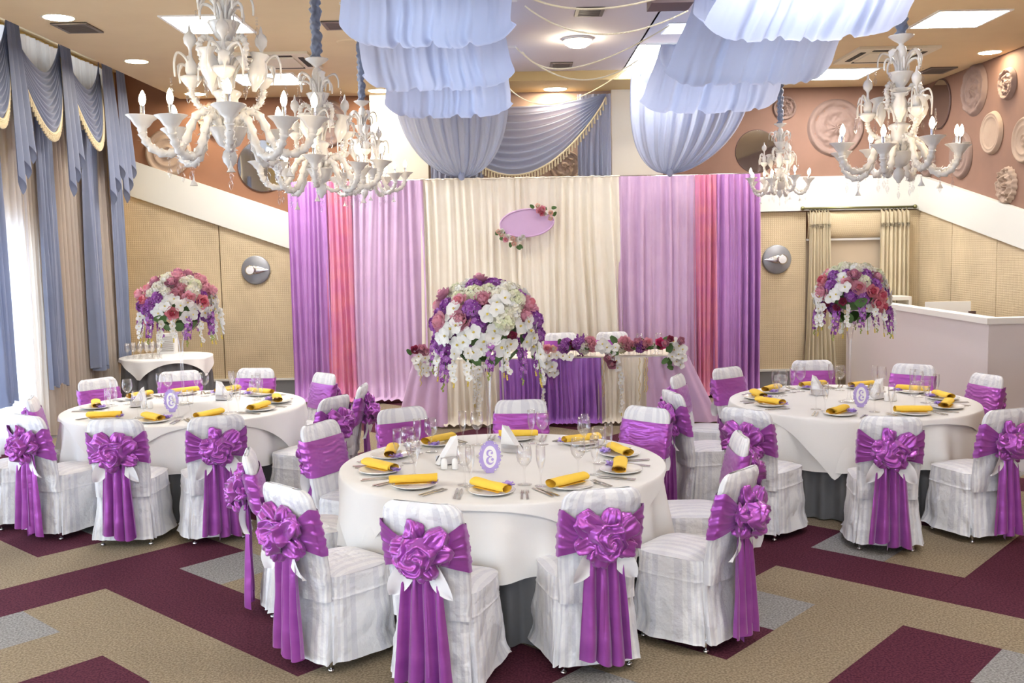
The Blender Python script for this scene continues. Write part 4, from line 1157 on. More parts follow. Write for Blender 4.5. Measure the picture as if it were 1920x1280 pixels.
def card():
    fr = nb('lilac2'); a, b = .036, .058; zc = .085
    n = 72
    def ring(u, v, y):
        t_ = 2 * pi * u
        lob = 1 + (.16 * abs(sin(t_ * 6)) + .04 * sin(t_ * 24)) * v
        if v > .5 and abs(t_ - pi / 2) < .12: lob += .12
        return ((a + .014 * v) * cos(t_) * lob, y, zc + (b + .014 * v) * sin(t_) * lob)
    for y in (-.002, .002): fr.grid(lambda u, v, y=y: ring(u, v, y), n, 4, True)
    fr.grid(lambda u, v: ring(u, 1, -.002 + .004 * v), n, 1, True)
    # pierced scrollwork: small raised beads with holes between
    for k in range(24):
        t_ = 2 * pi * k / 24; fr.lathe([(.0035, 0), (.006, -.002), (.0075, 0)], 8, ((a + .012) * cos(t_) * 1.12, -.002, zc + (b + .012) * sin(t_) * 1.12), mtx=Matrix.Rotation(-pi / 2, 4, 'X'))
    fr.box(-.02, -.004, 0, .02, .02, .018)
    inn = nb('paper').grid(lambda u, v: (a * v * cos(2 * pi * u), -.0025, zc + b * v * sin(2 * pi * u)), 40, 2, True)
    # the character: two bowls open to the right with ball ends
    g = nb('lilac2')
    def stroke(pts, ws):
        pts = [Vector((p[0], -.0045, p[1])) for p in pts]
        L_, R_ = [], []
        for i, p in enumerate(pts):
            d = (pts[min(i + 1, len(pts) - 1)] - pts[max(i - 1, 0)]).normalized(); nn = Vector((-d.z, 0, d.x)); L_.append(p + nn * ws[i] / 2); R_.append(p - nn * ws[i] / 2)
        b0 = len(g.v)
        for p in L_ + R_: g.v.append(tuple(p))
        k = len(pts)
        for i in range(k - 1): g.face((b0 + i, b0 + i + 1, b0 + k + i + 1, b0 + k + i))
    up = [(.0 + .0145 * cos(radians(t_)), zc + .019 + .0155 * sin(radians(t_))) for t_ in range(10, 275, 15)]
    wu = [.003 + .008 * max(0, sin(radians((t_ - 60) * .9))) for t_ in range(10, 275, 15)]
    stroke(up, wu)
    lo = [(.002 + .0175 * cos(radians(t_)), zc - .018 + .0185 * sin(radians(t_))) for t_ in range(80, 350, 15)]
    wl_ = [.003 + .010 * max(0, sin(radians((t_ - 80) * .75))) for t_ in range(80, 350, 15)]
    stroke(lo, wl_)
    for (x, z, r) in ((.010, zc + .019, .0062), (.0125, zc - .014, .0075), (.007, zc + .0005, .0025)):
        g.lathe([(0, 0), (r, 0)], 14, (x, -.0046, z), mtx=Matrix.Rotation(pi / 2, 4, 'X'))
    return fr.mesh('frame'), inn.mesh('card_face'), g.mesh('number')
CF, CI, CG = card()
def tcard(T, dx_, dy_, rz, lab):
    o = empty('table_number_card', T_at(T, dx_, dy_), rz, 1.12); obj('frame', CF, o); obj('card_face', CI, o); obj('number', CG, o); tag(o, lab, 'table number', 'lilac scroll framed table number cards')
tcard(T1, -.07, -.27, .25, 'lilac scroll framed oval number card standing on the front table')
tcard(T2, -.02, -.30, -.1, 'lilac scroll framed oval number card on the left table behind a glass')
tcard(T3, -.04, -.34, .1, 'lilac scroll framed oval number card on the right table behind a glass')

# ------------------------------------------------------------------ flowers
def petal(m, n, tilt, a, r0, L_, w, cup, seed, nu=4, nv=4, ruffle=0):
    """petal growing from radius r0 at angle a around +Z; tilt: 0 flat .. pi/2 upright"""
    ca, sa = cos(a), sin(a)
    def f(u, v):
        q = (u - .5) * 2
        ww = w * sin(pi * min(1, .18 + .74 * v)) ** .7
        l = L_ * v
        rr = r0 + l * cos(tilt) - cup * v * v * L_ * sin(tilt) * .4; z = l * sin(tilt) + cup * L_ * (v ** 2) * cos(tilt) * .4
        x = rr - cup * .25 * q * q * w; y = q * ww
        z += .12 * w * q * q + ruffle * sin(q * 7 + seed) * v
        return (x * ca - y * sa, x * sa + y * ca, n + z)
    m.grid(f, nu, nv)
def rose_mesh(outer, inner, R=.045, ruffle=0, cnt=(5, 5, 4, 3)):
    m = nb(outer); k_ = 0
    for ring, (c, r0, L_, tilt) in enumerate(((cnt[0], .35, .75, .35), (cnt[1], .26, .72, .75), (cnt[2], .17, .66, 1.1), (cnt[3], .08, .60, 1.35))):
        m.use(outer if ring < 2 else inner)
        for i in range(c):
            k_ += 1
            petal(m, .12 * R * ring, tilt, 2 * pi * i / c + ring * .6, r0 * R, L_ * R, R * (.50 - .07 * ring), .8, k_, 4, 4, ruffle * R)
    m.use(inner).ball((0, 0, R * .3), R * .22, 8, 5, (1, 1, 1.3)); return m
FM = {}
FM['rose'] = rose_mesh('f_rosel', 'f_rose', .050, .03).mesh('rose'); FM['rosel'] = rose_mesh('f_pinkl', 'f_rosel', .048, .03).mesh('rose')
FM['rosem'] = rose_mesh('f_mauve', 'f_pinkl', .05, .05).mesh('rose'); FM['rosed'] = rose_mesh('f_rosed', 'f_rosed', .036, .03).mesh('rose')
FM['peony'] = rose_mesh('f_pinkl', 'f_pinkl', .055, .09, (9, 9, 8, 7)).mesh('peony'); FM['peach'] = rose_mesh('f_peach', 'f_ivory', .040, .03).mesh('rose'); FM['whiter'] = rose_mesh('f_white', 'f_ivory', .040, .03).mesh('rose')
FM['magenta'] = rose_mesh('f_magenta', 'f_magenta', .045, .04).mesh('rose')
def cluster(keys, n, R, fl, elong=1, npet=4, seed=0, center='f_yellow'):
    m = MB(); rnd = random.Random(seed)
    for i in range(n):
        t_ = i / max(1, n - 1); zz = 1 - 1.75 * t_; ph = i * 2.39996
        rr = sqrt(max(0, 1 - zz * zz)); d = Vector((rr * cos(ph), rr * sin(ph), zz)); p = Vector((d.x * R, d.y * R, d.z * R * elong))
        f = nb(keys[rnd.randrange(len(keys))])
        for k in range(npet): petal(f, 0, .25, 2 * pi * k / npet + rnd.random(), fl * .05, fl * .62, fl * .33, .3, k, 2, 2)
        if center: f.use(center).ball((0, 0, fl * .05), fl * .09, 4, 3)
        m.add(f, Matrix.Translation(p) @ align(d + Vector((rnd.uniform(-.2, .2), rnd.uniform(-.2, .2), 0)), rnd.random() * 6))
    return m
FM['hyd'] = cluster(['f_hyd', 'f_hyd', 'f_ivory'], 46, .048, .034, 1, 4, 1, None).mesh('hydrangea')
FM['hydw'] = cluster(['f_ivory', 'f_white'], 46, .050, .036, 1, 4, 2, None).mesh('hydrangea')
FM['purp'] = cluster(['f_purple', 'f_violet', 'f_violet'], 30, .040, .040, 1.2, 5, 3, 'f_white').mesh('violet_blossom')
def spray(keys, n, L_, fl, seed, npet=5, tip='f_greenl'):
    m = nb('f_green'); rnd = random.Random(seed)
    pts = [Vector((.018 * sin(t * 2 + seed), .018 * t, -L_ * t)) for t in [k / 8 for k in range(9)]]
    m.tube(pts, .0022, 5)
    for i in range(n):
        t_ = (i + .5) / n; p = pts[int(t_ * 8)]; a = i * 2.4
        f = nb(keys[rnd.randrange(len(keys))]); s = fl * (1.05 - .45 * t_)
        for k in range(npet): petal(f, 0, .3, 2 * pi * k / npet, s * .05, s * .6, s * .3, .3, k, 2, 2)
        f.use('f_white').ball((0, 0, s * .06), s * .1, 4, 3)
        m.add(f, Matrix.Translation(p + Vector((cos(a), sin(a), 0)) * .020) @ align((cos(a), sin(a), .1)))
    for k in range(4): m.use(tip).ball(tuple(pts[-1] + Vector((.006 * sin(k * 2), .006 * cos(k * 2), -.012 * k))), .0065, 5, 4, (1, 1, 1.4))
    return m
FM['delph'] = spray(['f_purple', 'f_violet'], 20, .20, .040, 1).mesh('delphinium_spray')
def orchid(seed):
    m = nb('f_white'); R = .042
    for a in (pi / 2, pi / 2 + 2.25, pi / 2 - 2.25): petal(m, 0, .08, a, 0, R, R * .42, .2, seed, 4, 4)
    for a in (.15, pi - .15): petal(m, .003, .12, a, 0, R * 1.02, R * .62, .15, seed, 5, 4, .002)
    m.use('f_yellow').ball((0, 0, .006), .0065, 6, 4); m.use('f_ivory')
    petal(m, .005, .8, -pi / 2, 0, R * .35, R * .18, .3, 1, 2, 2); return m
OR = orchid(1); FM['orchid'] = OR.mesh('orchid')
def orchid_chain(n, L_, seed):
    m = nb('f_greenl'); rnd = random.Random(seed)
    m.tube([(0, .02 * k / 6, -L_ * k / 6) for k in range(7)], .002, 5)
    for i in range(n):
        t_ = (i + .4) / n; s = 1.0 - .45 * t_; a = rnd.uniform(-1.1, 1.1)
        m.add(OR, Matrix.Translation((.012 * sin(i * 2), .02 * t_ - .012, -L_ * t_)) @ align((sin(a), -cos(a), .15), rnd.random() * 6) @ Matrix.Scale(s, 4))
    m.use('f_yellow')
    for k in range(3): m.ball((0, .02, -L_ - .012 * k), .007, 5, 4)
    return m
FM['chain'] = orchid_chain(5, .21, 2).mesh('orchid_spray'); FM['chainl'] = orchid_chain(10, .46, 3).mesh('orchid_spray')
lf = nb('f_green'); petal(lf, 0, .2, 0, 0, .085, .030, .3, 1, 4, 6); FM['leaf'] = lf.mesh('leaf')
PN = dict(rose='rose', rosel='rose', rosem='rose', rosed='rose', peony='peony', peach='rose', whiter='rose', magenta='rose', hyd='hydrangea', hydw='hydrangea', purp='violet_blossom', delph='delphinium_spray', orchid='orchid', chain='orchid_spray', chainl='orchid_spray', leaf='leaf')
def fput(parent, kind, p, n, spin=0, s=1):
    if kind in ('delph', 'chain', 'chainl'):
        a = atan2(n[0], -n[1]); M_ = Matrix.Translation(p) @ Matrix.Rotation(a, 4, 'Z') @ Matrix.Rotation(-.18, 4, 'X') @ Matrix.Scale(s, 4)
    else: M_ = Matrix.Translation(p) @ align(n, spin) @ Matrix.Scale(s, 4)
    return obj(PN[kind], FM[kind], parent, mtx=M_)
def bouquet(loc, R, seed, label, front=None):
    o = empty('flower_arrangement', loc); rnd = random.Random(seed)
    core = nb('f_green').ball((0, 0, .02), R * .55, 14, 10, (1, 1, .8)); obj('moss_ball', core, o)
    # upper dome in golden-angle order
    n = 88; blooms = []
    for i in range(n):
        zz = 1 - (i + .5) / n * 1.42; ph = i * 2.39996 + seed; rr = sqrt(max(0, 1 - zz * zz)); d = Vector((rr * cos(ph), rr * sin(ph), zz))
        blooms.append(d)
    seqt = ['hyd', 'peony', 'hydw', 'rosem', 'hyd', 'rosel', 'hydw', 'purp']
    seqm = ['purp', 'hydw', 'rose', 'orchid', 'purp', 'rosel', 'orchid', 'hyd', 'orchid', 'peony']
    seqb = ['orchid', 'purp', 'orchid', 'leaf', 'rose', 'orchid', 'purp', 'orchid', 'rosed', 'orchid', 'purp']
    for i, d in enumerate(blooms):
        kind = rnd.choice(seqt) if d.z > .62 else (rnd.choice(seqm) if d.z > .1 else rnd.choice(seqb))
        r = R * (.86 + rnd.uniform(-.05, .07)) - (.03 if kind in ('hyd', 'hydw', 'purp', 'peony') else 0)
        p = Vector((d.x * r * 1.02, d.y * r * 1.02, d.z * r * .92))
        s = {'orchid': 1.35, 'leaf': 1.2, 'rosed': 1.05, 'rose': 1.3, 'rosel': 1.3, 'rosem': 1.3, 'peony': 1.35}.get(kind, 1.12) * rnd.uniform(.92, 1.1)
        fput(o, kind, p, d, rnd.random() * 6, s)
        if kind == 'orchid': fput(o, 'orchid', p + Vector((-d.y, d.x, .4)) * .055 + d * .012, d + Vector((-d.y, d.x, 0)) * .3, rnd.random() * 6, 1.2)
    for k in range(18):
        a = 2 * pi * k / 18 + seed; r = R * rnd.uniform(.82, 1.0); kind = ['delph', 'chain', 'delph', 'chain', 'chain'][k % 5]
        fput(o, kind, Vector((r * cos(a), r * sin(a), -R * rnd.uniform(.18, .42))), (cos(a), sin(a), 0), 0, rnd.uniform(.8, 1.05))
    for k in range(8):
        a = 2 * pi * k / 8 + .3; fput(o, 'leaf', Vector((R * .55 * cos(a), R * .55 * sin(a), -R * .42)), (cos(a) * .3, sin(a) * .3, -.6), a, 1.3)
    return tag(o, label, 'flowers', 'tall vase flower balls')
def vase(T, dx_, dy_, hgt, label):
    m = nb('glass2'); h = hgt
    m.lathe([(0, .002), (.082, .002), (.085, .006), (.05, .014), (.02, .03), (.013, .06), (.012, .12), (.0135, h * .5), (.019, h * .78), (.036, h * .93), (.066, h), (.063, h), (.034, h * .93), (.015, h * .78), (.0095, h * .5), (.008, .13), (0, .11)], 32)
    return tag(obj('trumpet_vase', m, loc=T_at(T, dx_, dy_)), label, 'vase', 'tall clear trumpet vases')
v1 = on_z(918, 858, ZT); vx, vy = v1.x, v1.y
vase(T1, vx - T1[0], vy - T1[1], .60, 'tall clear glass trumpet vase on the front table'); bouquet((vx + .0, vy, 1.58), .345, 3, 'big ball of purple, pink and white flowers above the front table')
v2 = on_y(337, 600, 8.55); vase(T2, v2.x - T2[0], 8.55 - T2[1], .66, 'tall clear glass trumpet vase on the left table'); b2 = on_y(335, 572, 8.55); bouquet((b2.x, 8.55, b2.z), .33, 8, 'flower ball with pink roses and white orchids above the left table')
v3 = on_y(1594, 600, 8.0); vase(T3, v3.x - T3[0], 8.0 - T3[1], .66, 'tall clear glass trumpet vase on the right table'); b3 = on_y(1597, 556, 8.0); bouquet((b3.x, 8.0, b3.z), .30, 13, 'flower ball with pink peonies on top above the right table')

# oval sign on the backdrop
sg = on_y(988, 418, YD - .2)
so = tag(empty('oval_sign', (sg.x, YD - .22, sg.z)), 'blank lilac oval sign on the ivory backdrop with rose sprays at two corners', 'sign')
so.rotation_euler = (0, radians(-4), 0)
k_ = YD / F; ax_, bz_ = 49 * k_, 25 * k_
m = nb('signl').grid(lambda u, v: (ax_ * v * cos(2 * pi * u), -.012, bz_ * v * sin(2 * pi * u)), 56, 2, True).grid(lambda u, v: (ax_ * cos(2 * pi * u), -.012 + .02 * v, bz_ * sin(2 * pi * u)), 56, 1, True)
obj('board', m, so)
obj('rim', nb('signl').tube([(ax_ * cos(2 * pi * i / 64), -.014, bz_ * sin(2 * pi * i / 64)) for i in range(65)], .012, 6), so)
rnd = random.Random(5)
def PS(px, py): q = on_y(px, py, YD - .25); return Vector((q.x - sg.x, 0, q.z - sg.z))
for (px, py, kd) in ((1010, 388, 'peach'), (1011, 396, 'rosel'), (1019, 394, 'rosel'), (1024, 403, 'whiter'), (1034, 402, 'peach'), (1033, 413, 'peach'), (1018, 401, 'rose'), (934, 431, 'peach'), (940, 430, 'whiter'), (938, 437, 'peach'), (951, 441, 'whiter'), (960, 445, 'peach'), (972, 447, 'whiter'), (961, 455, 'peach'), (947, 447, 'rosel'), (978, 443, 'whiter')):
    fput(so, kd, PS(px, py) + Vector((0, -.05 - .02 * rnd.random(), 0)), (rnd.uniform(-.3, .3), -1, rnd.uniform(-.2, .4)), rnd.random() * 6, 1.0)
for (px, py, a) in ((1003, 391, 2.6), (1027, 393, 1.2), (1036, 393, .9), (1012, 402, -2), (1038, 408, 0), (935, 442, -2.2), (930, 437, 3), (955, 452, -1.8), (966, 460, -1.4), (970, 458, -.9), (944, 435, 1)):
    fput(so, 'leaf', PS(px, py) + Vector((0, -.03, 0)), (cos(a) * .2, -1, sin(a) * .2), rnd.random() * 6, .8)

# ------------------------------------------------------------------ head table
YH_, ZH = 11.5, .79
def hx(px): return on_y(px, 680, YH_).x
hx0, hx1 = hx(779), hx(1286)
ht = tag(empty('head_table', ((hx0 + hx1) / 2, YH_ + .35, 0)), 'long head table under tulle and satin skirts before the backdrop', 'table')
hw = (hx1 - hx0) / 2
obj('tabletop', nb('white').box(-hw, -.35, ZH - .03, hw, .35, ZH), ht)
lg = nb('chrome').tube([(0, 0, ZH - .03), (0, 0, 0)], .02, 8).mesh('leg')
for sx in (-1, 1):
    for sy in (-1, 1): obj('leg', lg, ht, loc=(sx * (hw - .12), sy * .3, 0))
m = nb('divory').box(hx0 - .012, YH_ - .012, ZH, hx1 + .012, YH_ + .72, ZH + .006)
tag(obj('table_cover', m), 'ivory cloth over the top of the long head table', 'tablecloth')
def hskirt(key, a, b, nf, amp, label, sd, flare=.02, yo=0):
    m = curtain(key, (hx(a), YH_ - .05 - yo), (hx(b), YH_ - .05 - yo), ZH - .002, .03, nf, amp, .012, sd, nz=22, flare=flare, pool=.10)
    tag(obj('table_skirt', m), label, 'table skirt', 'gathered skirts along the head table')
hskirt('divory', 832, 944, 8, .03, 'ivory tulle skirt on the left half of the head table', 2)
hskirt('divory', 1120, 1216, 8, .03, 'ivory tulle skirt on the right half of the head table', 6)
hskirt('swpurple', 936, 1126, 18, .035, 'shiny purple satin skirt in the middle of the head table', 4, 0, .02)
for sgn, a, b, ex, lab in ((-1, 779, 838, 750, 'lilac tulle skirt flaring out at the left end of the head table'), (1, 1210, 1286, 1344, 'lilac tulle skirt flaring out at the right end of the head table')):
    xa, xb, xe_ = hx(a), hx(b), on_y(ex, 790, YH_).x
    m = nb('dlilac')
    def f(u, v):
        # u 0 at the inner edge; wraps round the end of the table
        inner = xb if sgn < 0 else xa; outer = xa if sgn < 0 else xb
        L1 = abs(outer - inner); L2 = .55; s = u * (L1 + L2)
        fl_ = abs(xe_ - outer)
        if s < L1: q = s / L1; x = inner + (outer - inner) * q + sgn * fl_ * v * q; y = YH_ - .05 - .05 * v
        else: q = (s - L1) / L2; x = outer + sgn * (fl_ * v + .02); y = YH_ - .05 + q * .7 - .05 * v * (1 - q)
        ph = s * 52; am = .010 + .018 * v
        return (x + sgn * am * .6 * sin(ph), y - am * sin(ph + .5 * sin(s * 9)), (ZH - .002) + (.02 - ZH) * v)
    m.grid(f, 110, 20); tag(obj('table_skirt', m), lab, 'table skirt', 'gathered skirts along the head table')
for px, lab in ((1052, 'left chair behind the head table, ivory drape behind it'), (1148, 'right chair behind the head table, lilac drape behind it')):
    q = on_y(px, 640, 12.75); chair(q.x, 12.75, q.x, 11.5, lab, 'chairs behind the head table', px, 1.05)

def HP(px, py, y=None): return on_y(px, py, YH_ - .08 if y is None else y)
def fgroup(name, label, items, seed, cat='flowers', group=None, base=None):
    rnd = random.Random(seed); b = base or HP(items[0][0], items[0][1])
    o = empty(name, tuple(b))
    for it in items:
        px, py, kd = it[:3]; s = (it[3] if len(it) > 3 else 1) * (1.35 if name == 'flower_spray' and it[2] not in ('chain', 'chainl') else 1); y = it[4] if len(it) > 4 else None
        p = HP(px, py, y) - b
        fput(o, kd, p + Vector((0, -.02 * rnd.random(), 0)), (rnd.uniform(-.4, .4), -1, rnd.uniform(0, .7)), rnd.random() * 6, s)
    return tag(o, label, cat, group)
gl = 'flower sprays along the head table'
fgroup('flower_spray', 'white orchid and red rose spray at the left corner of the head table', [(778, 657, 'rosed', 1.3), (792, 655, 'rosem', 1), (800, 661, 'mauve' if 0 else 'rosem', .9), (786, 668, 'orchid'), (797, 672, 'orchid', 1.1), (806, 678, 'orchid'), (785, 683, 'orchid', 1.2), (794, 690, 'orchid', 1.1), (803, 690, 'orchid'), (790, 698, 'orchid', .9), (800, 698, 'orchid', .9), (772, 664, 'leaf', .7), (812, 668, 'orchid'), (815, 675, 'leaf', .7), (780, 676, 'orchid')], 1, group=gl)
fgroup('flower_spray', 'long white orchid spray hanging on the ivory skirt behind the vase', [(866, 664, 'orchid'), (876, 670, 'orchid'), (888, 676, 'chainl', 1.1), (898, 680, 'chainl', 1.25), (880, 684, 'orchid'), (893, 690, 'orchid'), (905, 690, 'orchid'), (915, 680, 'orchid'), (926, 676, 'orchid')], 2, group=gl)
fgroup('flower_spray', 'thick white orchid garland left of the shiny purple satin skirt middle', [(1008, 660, 'orchid', 1.2), (1018, 664, 'orchid', 1.2), (1030, 668, 'orchid', 1.2), (1014, 676, 'orchid', 1.3), (1024, 682, 'orchid', 1.3), (1036, 688, 'orchid', 1.3), (1040, 700, 'orchid', 1.1), (1030, 698, 'orchid', 1.1), (1016, 690, 'orchid'), (1020, 700, 'chainl', 1), (1004, 672, 'leaf'), (1026, 654, 'rosel'), (1036, 655, 'peach'), (1043, 666, 'orchid'), (1055, 668, 'orchid'), (1068, 670, 'orchid')], 3, group=gl)
fgroup('flower_spray', 'white orchids with a red bloom over the right ivory skirt', [(1130, 645, 'orchid', 1.3), (1138, 652, 'orchid', 1.3), (1146, 658, 'orchid', 1.2), (1126, 654, 'orchid', 1.2), (1150, 668, 'orchid', 1.1), (1140, 664, 'orchid'), (1156, 676, 'orchid'), (1143, 672, 'rosem', 1.1), (1145, 684, 'rosem', 1.0), (1150, 680, 'rosed', 1), (1158, 690, 'orchid', .9), (1165, 700, 'chainl', 1), (1160, 660, 'leaf'), (1154, 652, 'orchid')], 4, group=gl)
fgroup('flower_spray', 'white orchid spray with trailing ivy at the right corner of the head table', [(1262, 640, 'orchid', 1.2), (1272, 648, 'orchid', 1.2), (1256, 636, 'rosed', 1), (1280, 655, 'orchid', 1.1), (1264, 656, 'orchid', 1.2), (1272, 664, 'orchid', 1.2), (1260, 668, 'orchid'), (1280, 672, 'orchid', 1.1), (1268, 678, 'orchid'), (1275, 684, 'orchid', 1), (1252, 660, 'leaf'), (1252, 672, 'leaf', .8), (1256, 684, 'leaf', .8), (1262, 690, 'leaf', .7), (1248, 645, 'rosem', .8), (1275, 638, 'rosem', .8)], 5, group=gl)
# small jars of blooms along the table edge
JAR = nb('glass').lathe([(0, .001), (.032, .001), (.034, .01), (.034, .06), (.028, .07), (.03, .08), (.028, .08), (.026, .07), (.032, .06), (.032, .012), (0, .008)], 16).mesh('jar')
for px, kinds, lab in ((1060, ['purp', 'purp', 'leaf', 'leaf'], 'violet blossoms in a small jar on the head table'), (1072, ['rosed', 'rosed', 'leaf'], 'dark red roses in a jar on the head table'), (1085, ['delph', 'purp', 'leaf', 'purp'], 'blue violet spires in a jar on the head table'),
                        (1098, ['hydw', 'leaf', 'leaf'], 'ivory hydrangea in a jar on the head table'), (1113, ['peony', 'peony', 'leaf'], 'large pink hydrangea like bloom in a jar on the head table'), (1176, ['peony', 'peony', 'leaf'], 'pink peonies in a jar between the white sprays'),
                        (1163, ['leaf', 'leaf', 'hyd'], 'green leaves and ivory bloom in a jar by the right chair'), (1186, ['rosel', 'leaf'], 'coral rose in a jar on the right part of the head table'), (1199, ['rosed', 'rosem', 'purp'], 'deep magenta blooms in a jar below the wine glass'), (1211, ['peony', 'rosel', 'leaf'], 'pale pink carnations in a jar on the head table'),
                        (1240, ['magenta', 'magenta', 'leaf', 'leaf'], 'bright magenta roses in a low jar on the head table'), (1226, ['leaf', 'leaf', 'whiter'], 'white rose with leaves in a jar on the head table')):
    x = hx(px); o = empty('flower_jar', (x, YH_ + .08, ZH + .006)); obj('jar', JAR, o); r_ = random.Random(px)
    for i, kd in enumerate(kinds):
        fput(o, kd, Vector((r_.uniform(-.03, .03), -.03 + r_.uniform(-.02, .02), .10 + .045 * (i % 2) + (.14 if kd == 'delph' else 0))), (r_.uniform(-.5, .5), -.9, .6), r_.random() * 6, 1.35 if kd != 'peony' else 1.6)
    tag(o, lab, 'flowers', 'jars of flowers on the head table')
for px, dy_, lab in ((1097, .35, 'wine glass behind the violet spires on the head table'), (1199, .35, 'wine glass above the magenta blooms on the head table'), (1235, .4, 'wine glass near the right end of the head table')):
    x = on_y(px, 640, YH_ + dy_).x; tag(obj('wine_glass', WINE, loc=(x, YH_ + dy_, ZH + .006), sc=1.15), lab, 'wine glass', 'wine glasses on the head table')
def bstring(px, z0_, z1_, label, two=False):
    x = hx(px); m = nb('gold')
    for q in ((-.012, .012) if two else (0,)):
        n = 34
        for k in range(n):
            t_ = k / n; m.ball((x + q + .008 * sin(k * .7), YH_ - .13, ZH - .01 - (ZH - .01 - z1_) * t_), .0075, 5, 4)
    tag(obj('bead_string', m), label, 'beads', 'gold bead strings on the head table skirt')
bstring(790, 0, .5, 'gold bead string at the left end of the head table'); bstring(1129, 0, .33, 'gold bead string beside the purple satin skirt edge'); bstring(1196, 0, .27, 'gold bead string on the right ivory skirt')
bstring(1208, 0, .38, 'doubled gold bead string at the right lilac skirt edge', True)

# ------------------------------------------------------------------ side table with glasses in the left corner
sc_ = on_z(313, 681, ZT); TS = (on_y(313, 680, 12.75).x, 12.75, .56)
t = tag(empty('side_table', (TS[0], TS[1], 0)), 'small round glass service table in the left corner', 'table')
obj('tabletop', nb('white').lathe([(0, ZT - .03), (.54, ZT - .03), (.54, ZT - .006), (0, ZT - .006)], 40), t); obj('pedestal', nb('chrome').lathe([(.25, 0), (.25, .02), (.04, .05), (.03, ZT - .03)], 20), t)
m = nb('skirt')
m.grid(lambda u, v: ((.535 + .03 * v + (.012 + .02 * v) * sin(2 * pi * 26 * u)) * cos(2 * pi * u), (.535 + .03 * v + (.012 + .02 * v) * sin(2 * pi * 26 * u)) * sin(2 * pi * u), ZT - .01 - (ZT - .02) * v), 260, 4, True)
tag(obj('table_skirt', m, loc=(TS[0], TS[1], 0)), 'charcoal pleated skirt of the small corner table', 'table skirt')
m = nb('cloth')
def f(u, v):
    a = 2 * pi * u; Rm = min(.60 / max(abs(cos(a - .5)), abs(sin(a - .5))), .80); 
    if v < .5: r = .56 * v / .5; z = ZT
    else: h = (Rm - .56) * (v - .5) / .5; r = .575 + .1 * h + .03 * (h / .24) * sin(11 * a + 1); z = ZT - h
    return (r * cos(a), r * sin(a), z)
m.grid(f, 160, 16, True); tag(obj('tablecloth', m, loc=(TS[0], TS[1], 0)), 'white square cloth over the small corner table', 'tablecloth')
k = 0
rnd = random.Random(9)
spots = [(px, 12.45 + .12 * r) for r in range(5) for px in (240, 252, 264, 276, 288, 300)]
for (px, y) in spots:
    x = on_y(px, 680, y).x
    if (x - TS[0]) ** 2 + (y - TS[1]) ** 2 < .50 ** 2:
        k += 1; tag(obj('wine_glass', WINE, loc=(x + rnd.uniform(-.01, .01), y, ZT + .002), sc=.9), 'spare wine glass crowded on the small corner table', 'wine glass', 'spare wine glasses on the corner table')
# two trays of upturned tumblers are not separable; white appliance behind
q = on_y(307, 650, 12.95)
ap = tag(empty('heater_box', (q.x, 13.0, ZT + .001)), 'white box appliance with grille standing on the corner table', 'appliance')
obj('body', nb('white').box(-.11, 0, 0, .13, .12, .27), ap)
sl2 = nb('vent').box(-.09, -.006, 0, .11, 0, .006).mesh('slat')
for i in range(8): obj('slat', sl2, ap, loc=(0, 0, .04 + .026 * i))

# ------------------------------------------------------------------ chandeliers (opaline glass, candle arms)
def ribbed(path, rad, n=34, seg=12, spikes=True):
    """tube of stacked flared cups along a smooth path in the XZ plane"""
    P = [Vector((p[0], 0, p[1])) for p in path]
    def at(t_):
        k = t_ * (len(P) - 1); i = min(int(k), len(P) - 2); f = k - i
        p0, p1, p2, p3 = P[max(i - 1, 0)], P[i], P[i + 1], P[min(i + 2, len(P) - 1)]
        return .5 * ((2 * p1) + (p2 - p0) * f + (2 * p0 - 5 * p1 + 4 * p2 - p3) * f * f + (3 * p1 - p0 - 3 * p2 + p3) * f ** 3)
    pts, rr = [], []
    cups = 12; per = 4
    for i in range(cups * per + 1):
        t_ = i / (cups * per); s = (i % per) / per
        pts.append(at(t_)); rr.append(rad * (.72 + .62 * (s ** 1.5)) if i % per else rad * .72)
    m = nb('opal').tube(pts, rr, seg)
    if spikes:
        for c in range(1, cups):
            p = at(c / cups); d = (at(min(1, c / cups + .02)) - at(max(0, c / cups - .02))).normalized(); sd = Vector((0, 1, 0)); up = d.cross(sd)
            for q in range(3):
                a = q * 2.1 + c; dirn = (sd * cos(a) + up * sin(a)); b = len(m.v)
                w = d.cross(dirn) * rad * .35
                for v_ in (p + dirn * rad * .9 - w, p + dirn * rad * .9 + w, p + dirn * rad * 1.75 + d * rad * .5): m.v.append(tuple(v_))
                m.face((b, b + 1, b + 2))
    return m
ARM = [(.045, .25), (.07, .305), (.115, .335), (.16, .315), (.195, .25), (.225, .175), (.275, .125), (.335, .115), (.39, .14), (.425, .185), (.44, .225)]
ARM_ME = ribbed(ARM, .024).mesh('arm')
DISH = nb('opal').lathe([(.016, -.01), (.020, .0), (.026, .012), (.024, .02), (.040, .035), (.056, .060), (.084, .082), (.086, .085), (.080, .084), (.052, .066), (.03, .05), (0, .046)], 28, flute=.02, fn=20).mesh('dish')
CAND = nb('chrome').lathe([(.0125, .045), (.0125, .135), (.010, .14), (0, .14)], 12).mesh('candle_sleeve')
BULB = nb('bulb').lathe([(.009, .138), (.017, .158), (.0185, .172), (.014, .192), (.006, .21), (0, .218)], 12).mesh('bulb')
def pend(drop, kind='drop'):
    m = nb('crystal')
    for k in range(3): m.ball((0, 0, -.012 - .016 * k), .0065, 6, 4)
    if kind == 'drop': m.lathe([(0, -.055), (.013, -.078), (.010, -.095), (0, -.118)], 6)
    else: m.use('opal').lathe([(.003, -.05), (.006, -.075), (.022, -.105), (.024, -.107), (0, -.10)], 10)
    return m
PEND = pend(0).mesh('crystal_drop'); BELL = pend(0, 'bell').mesh('glass_bell')
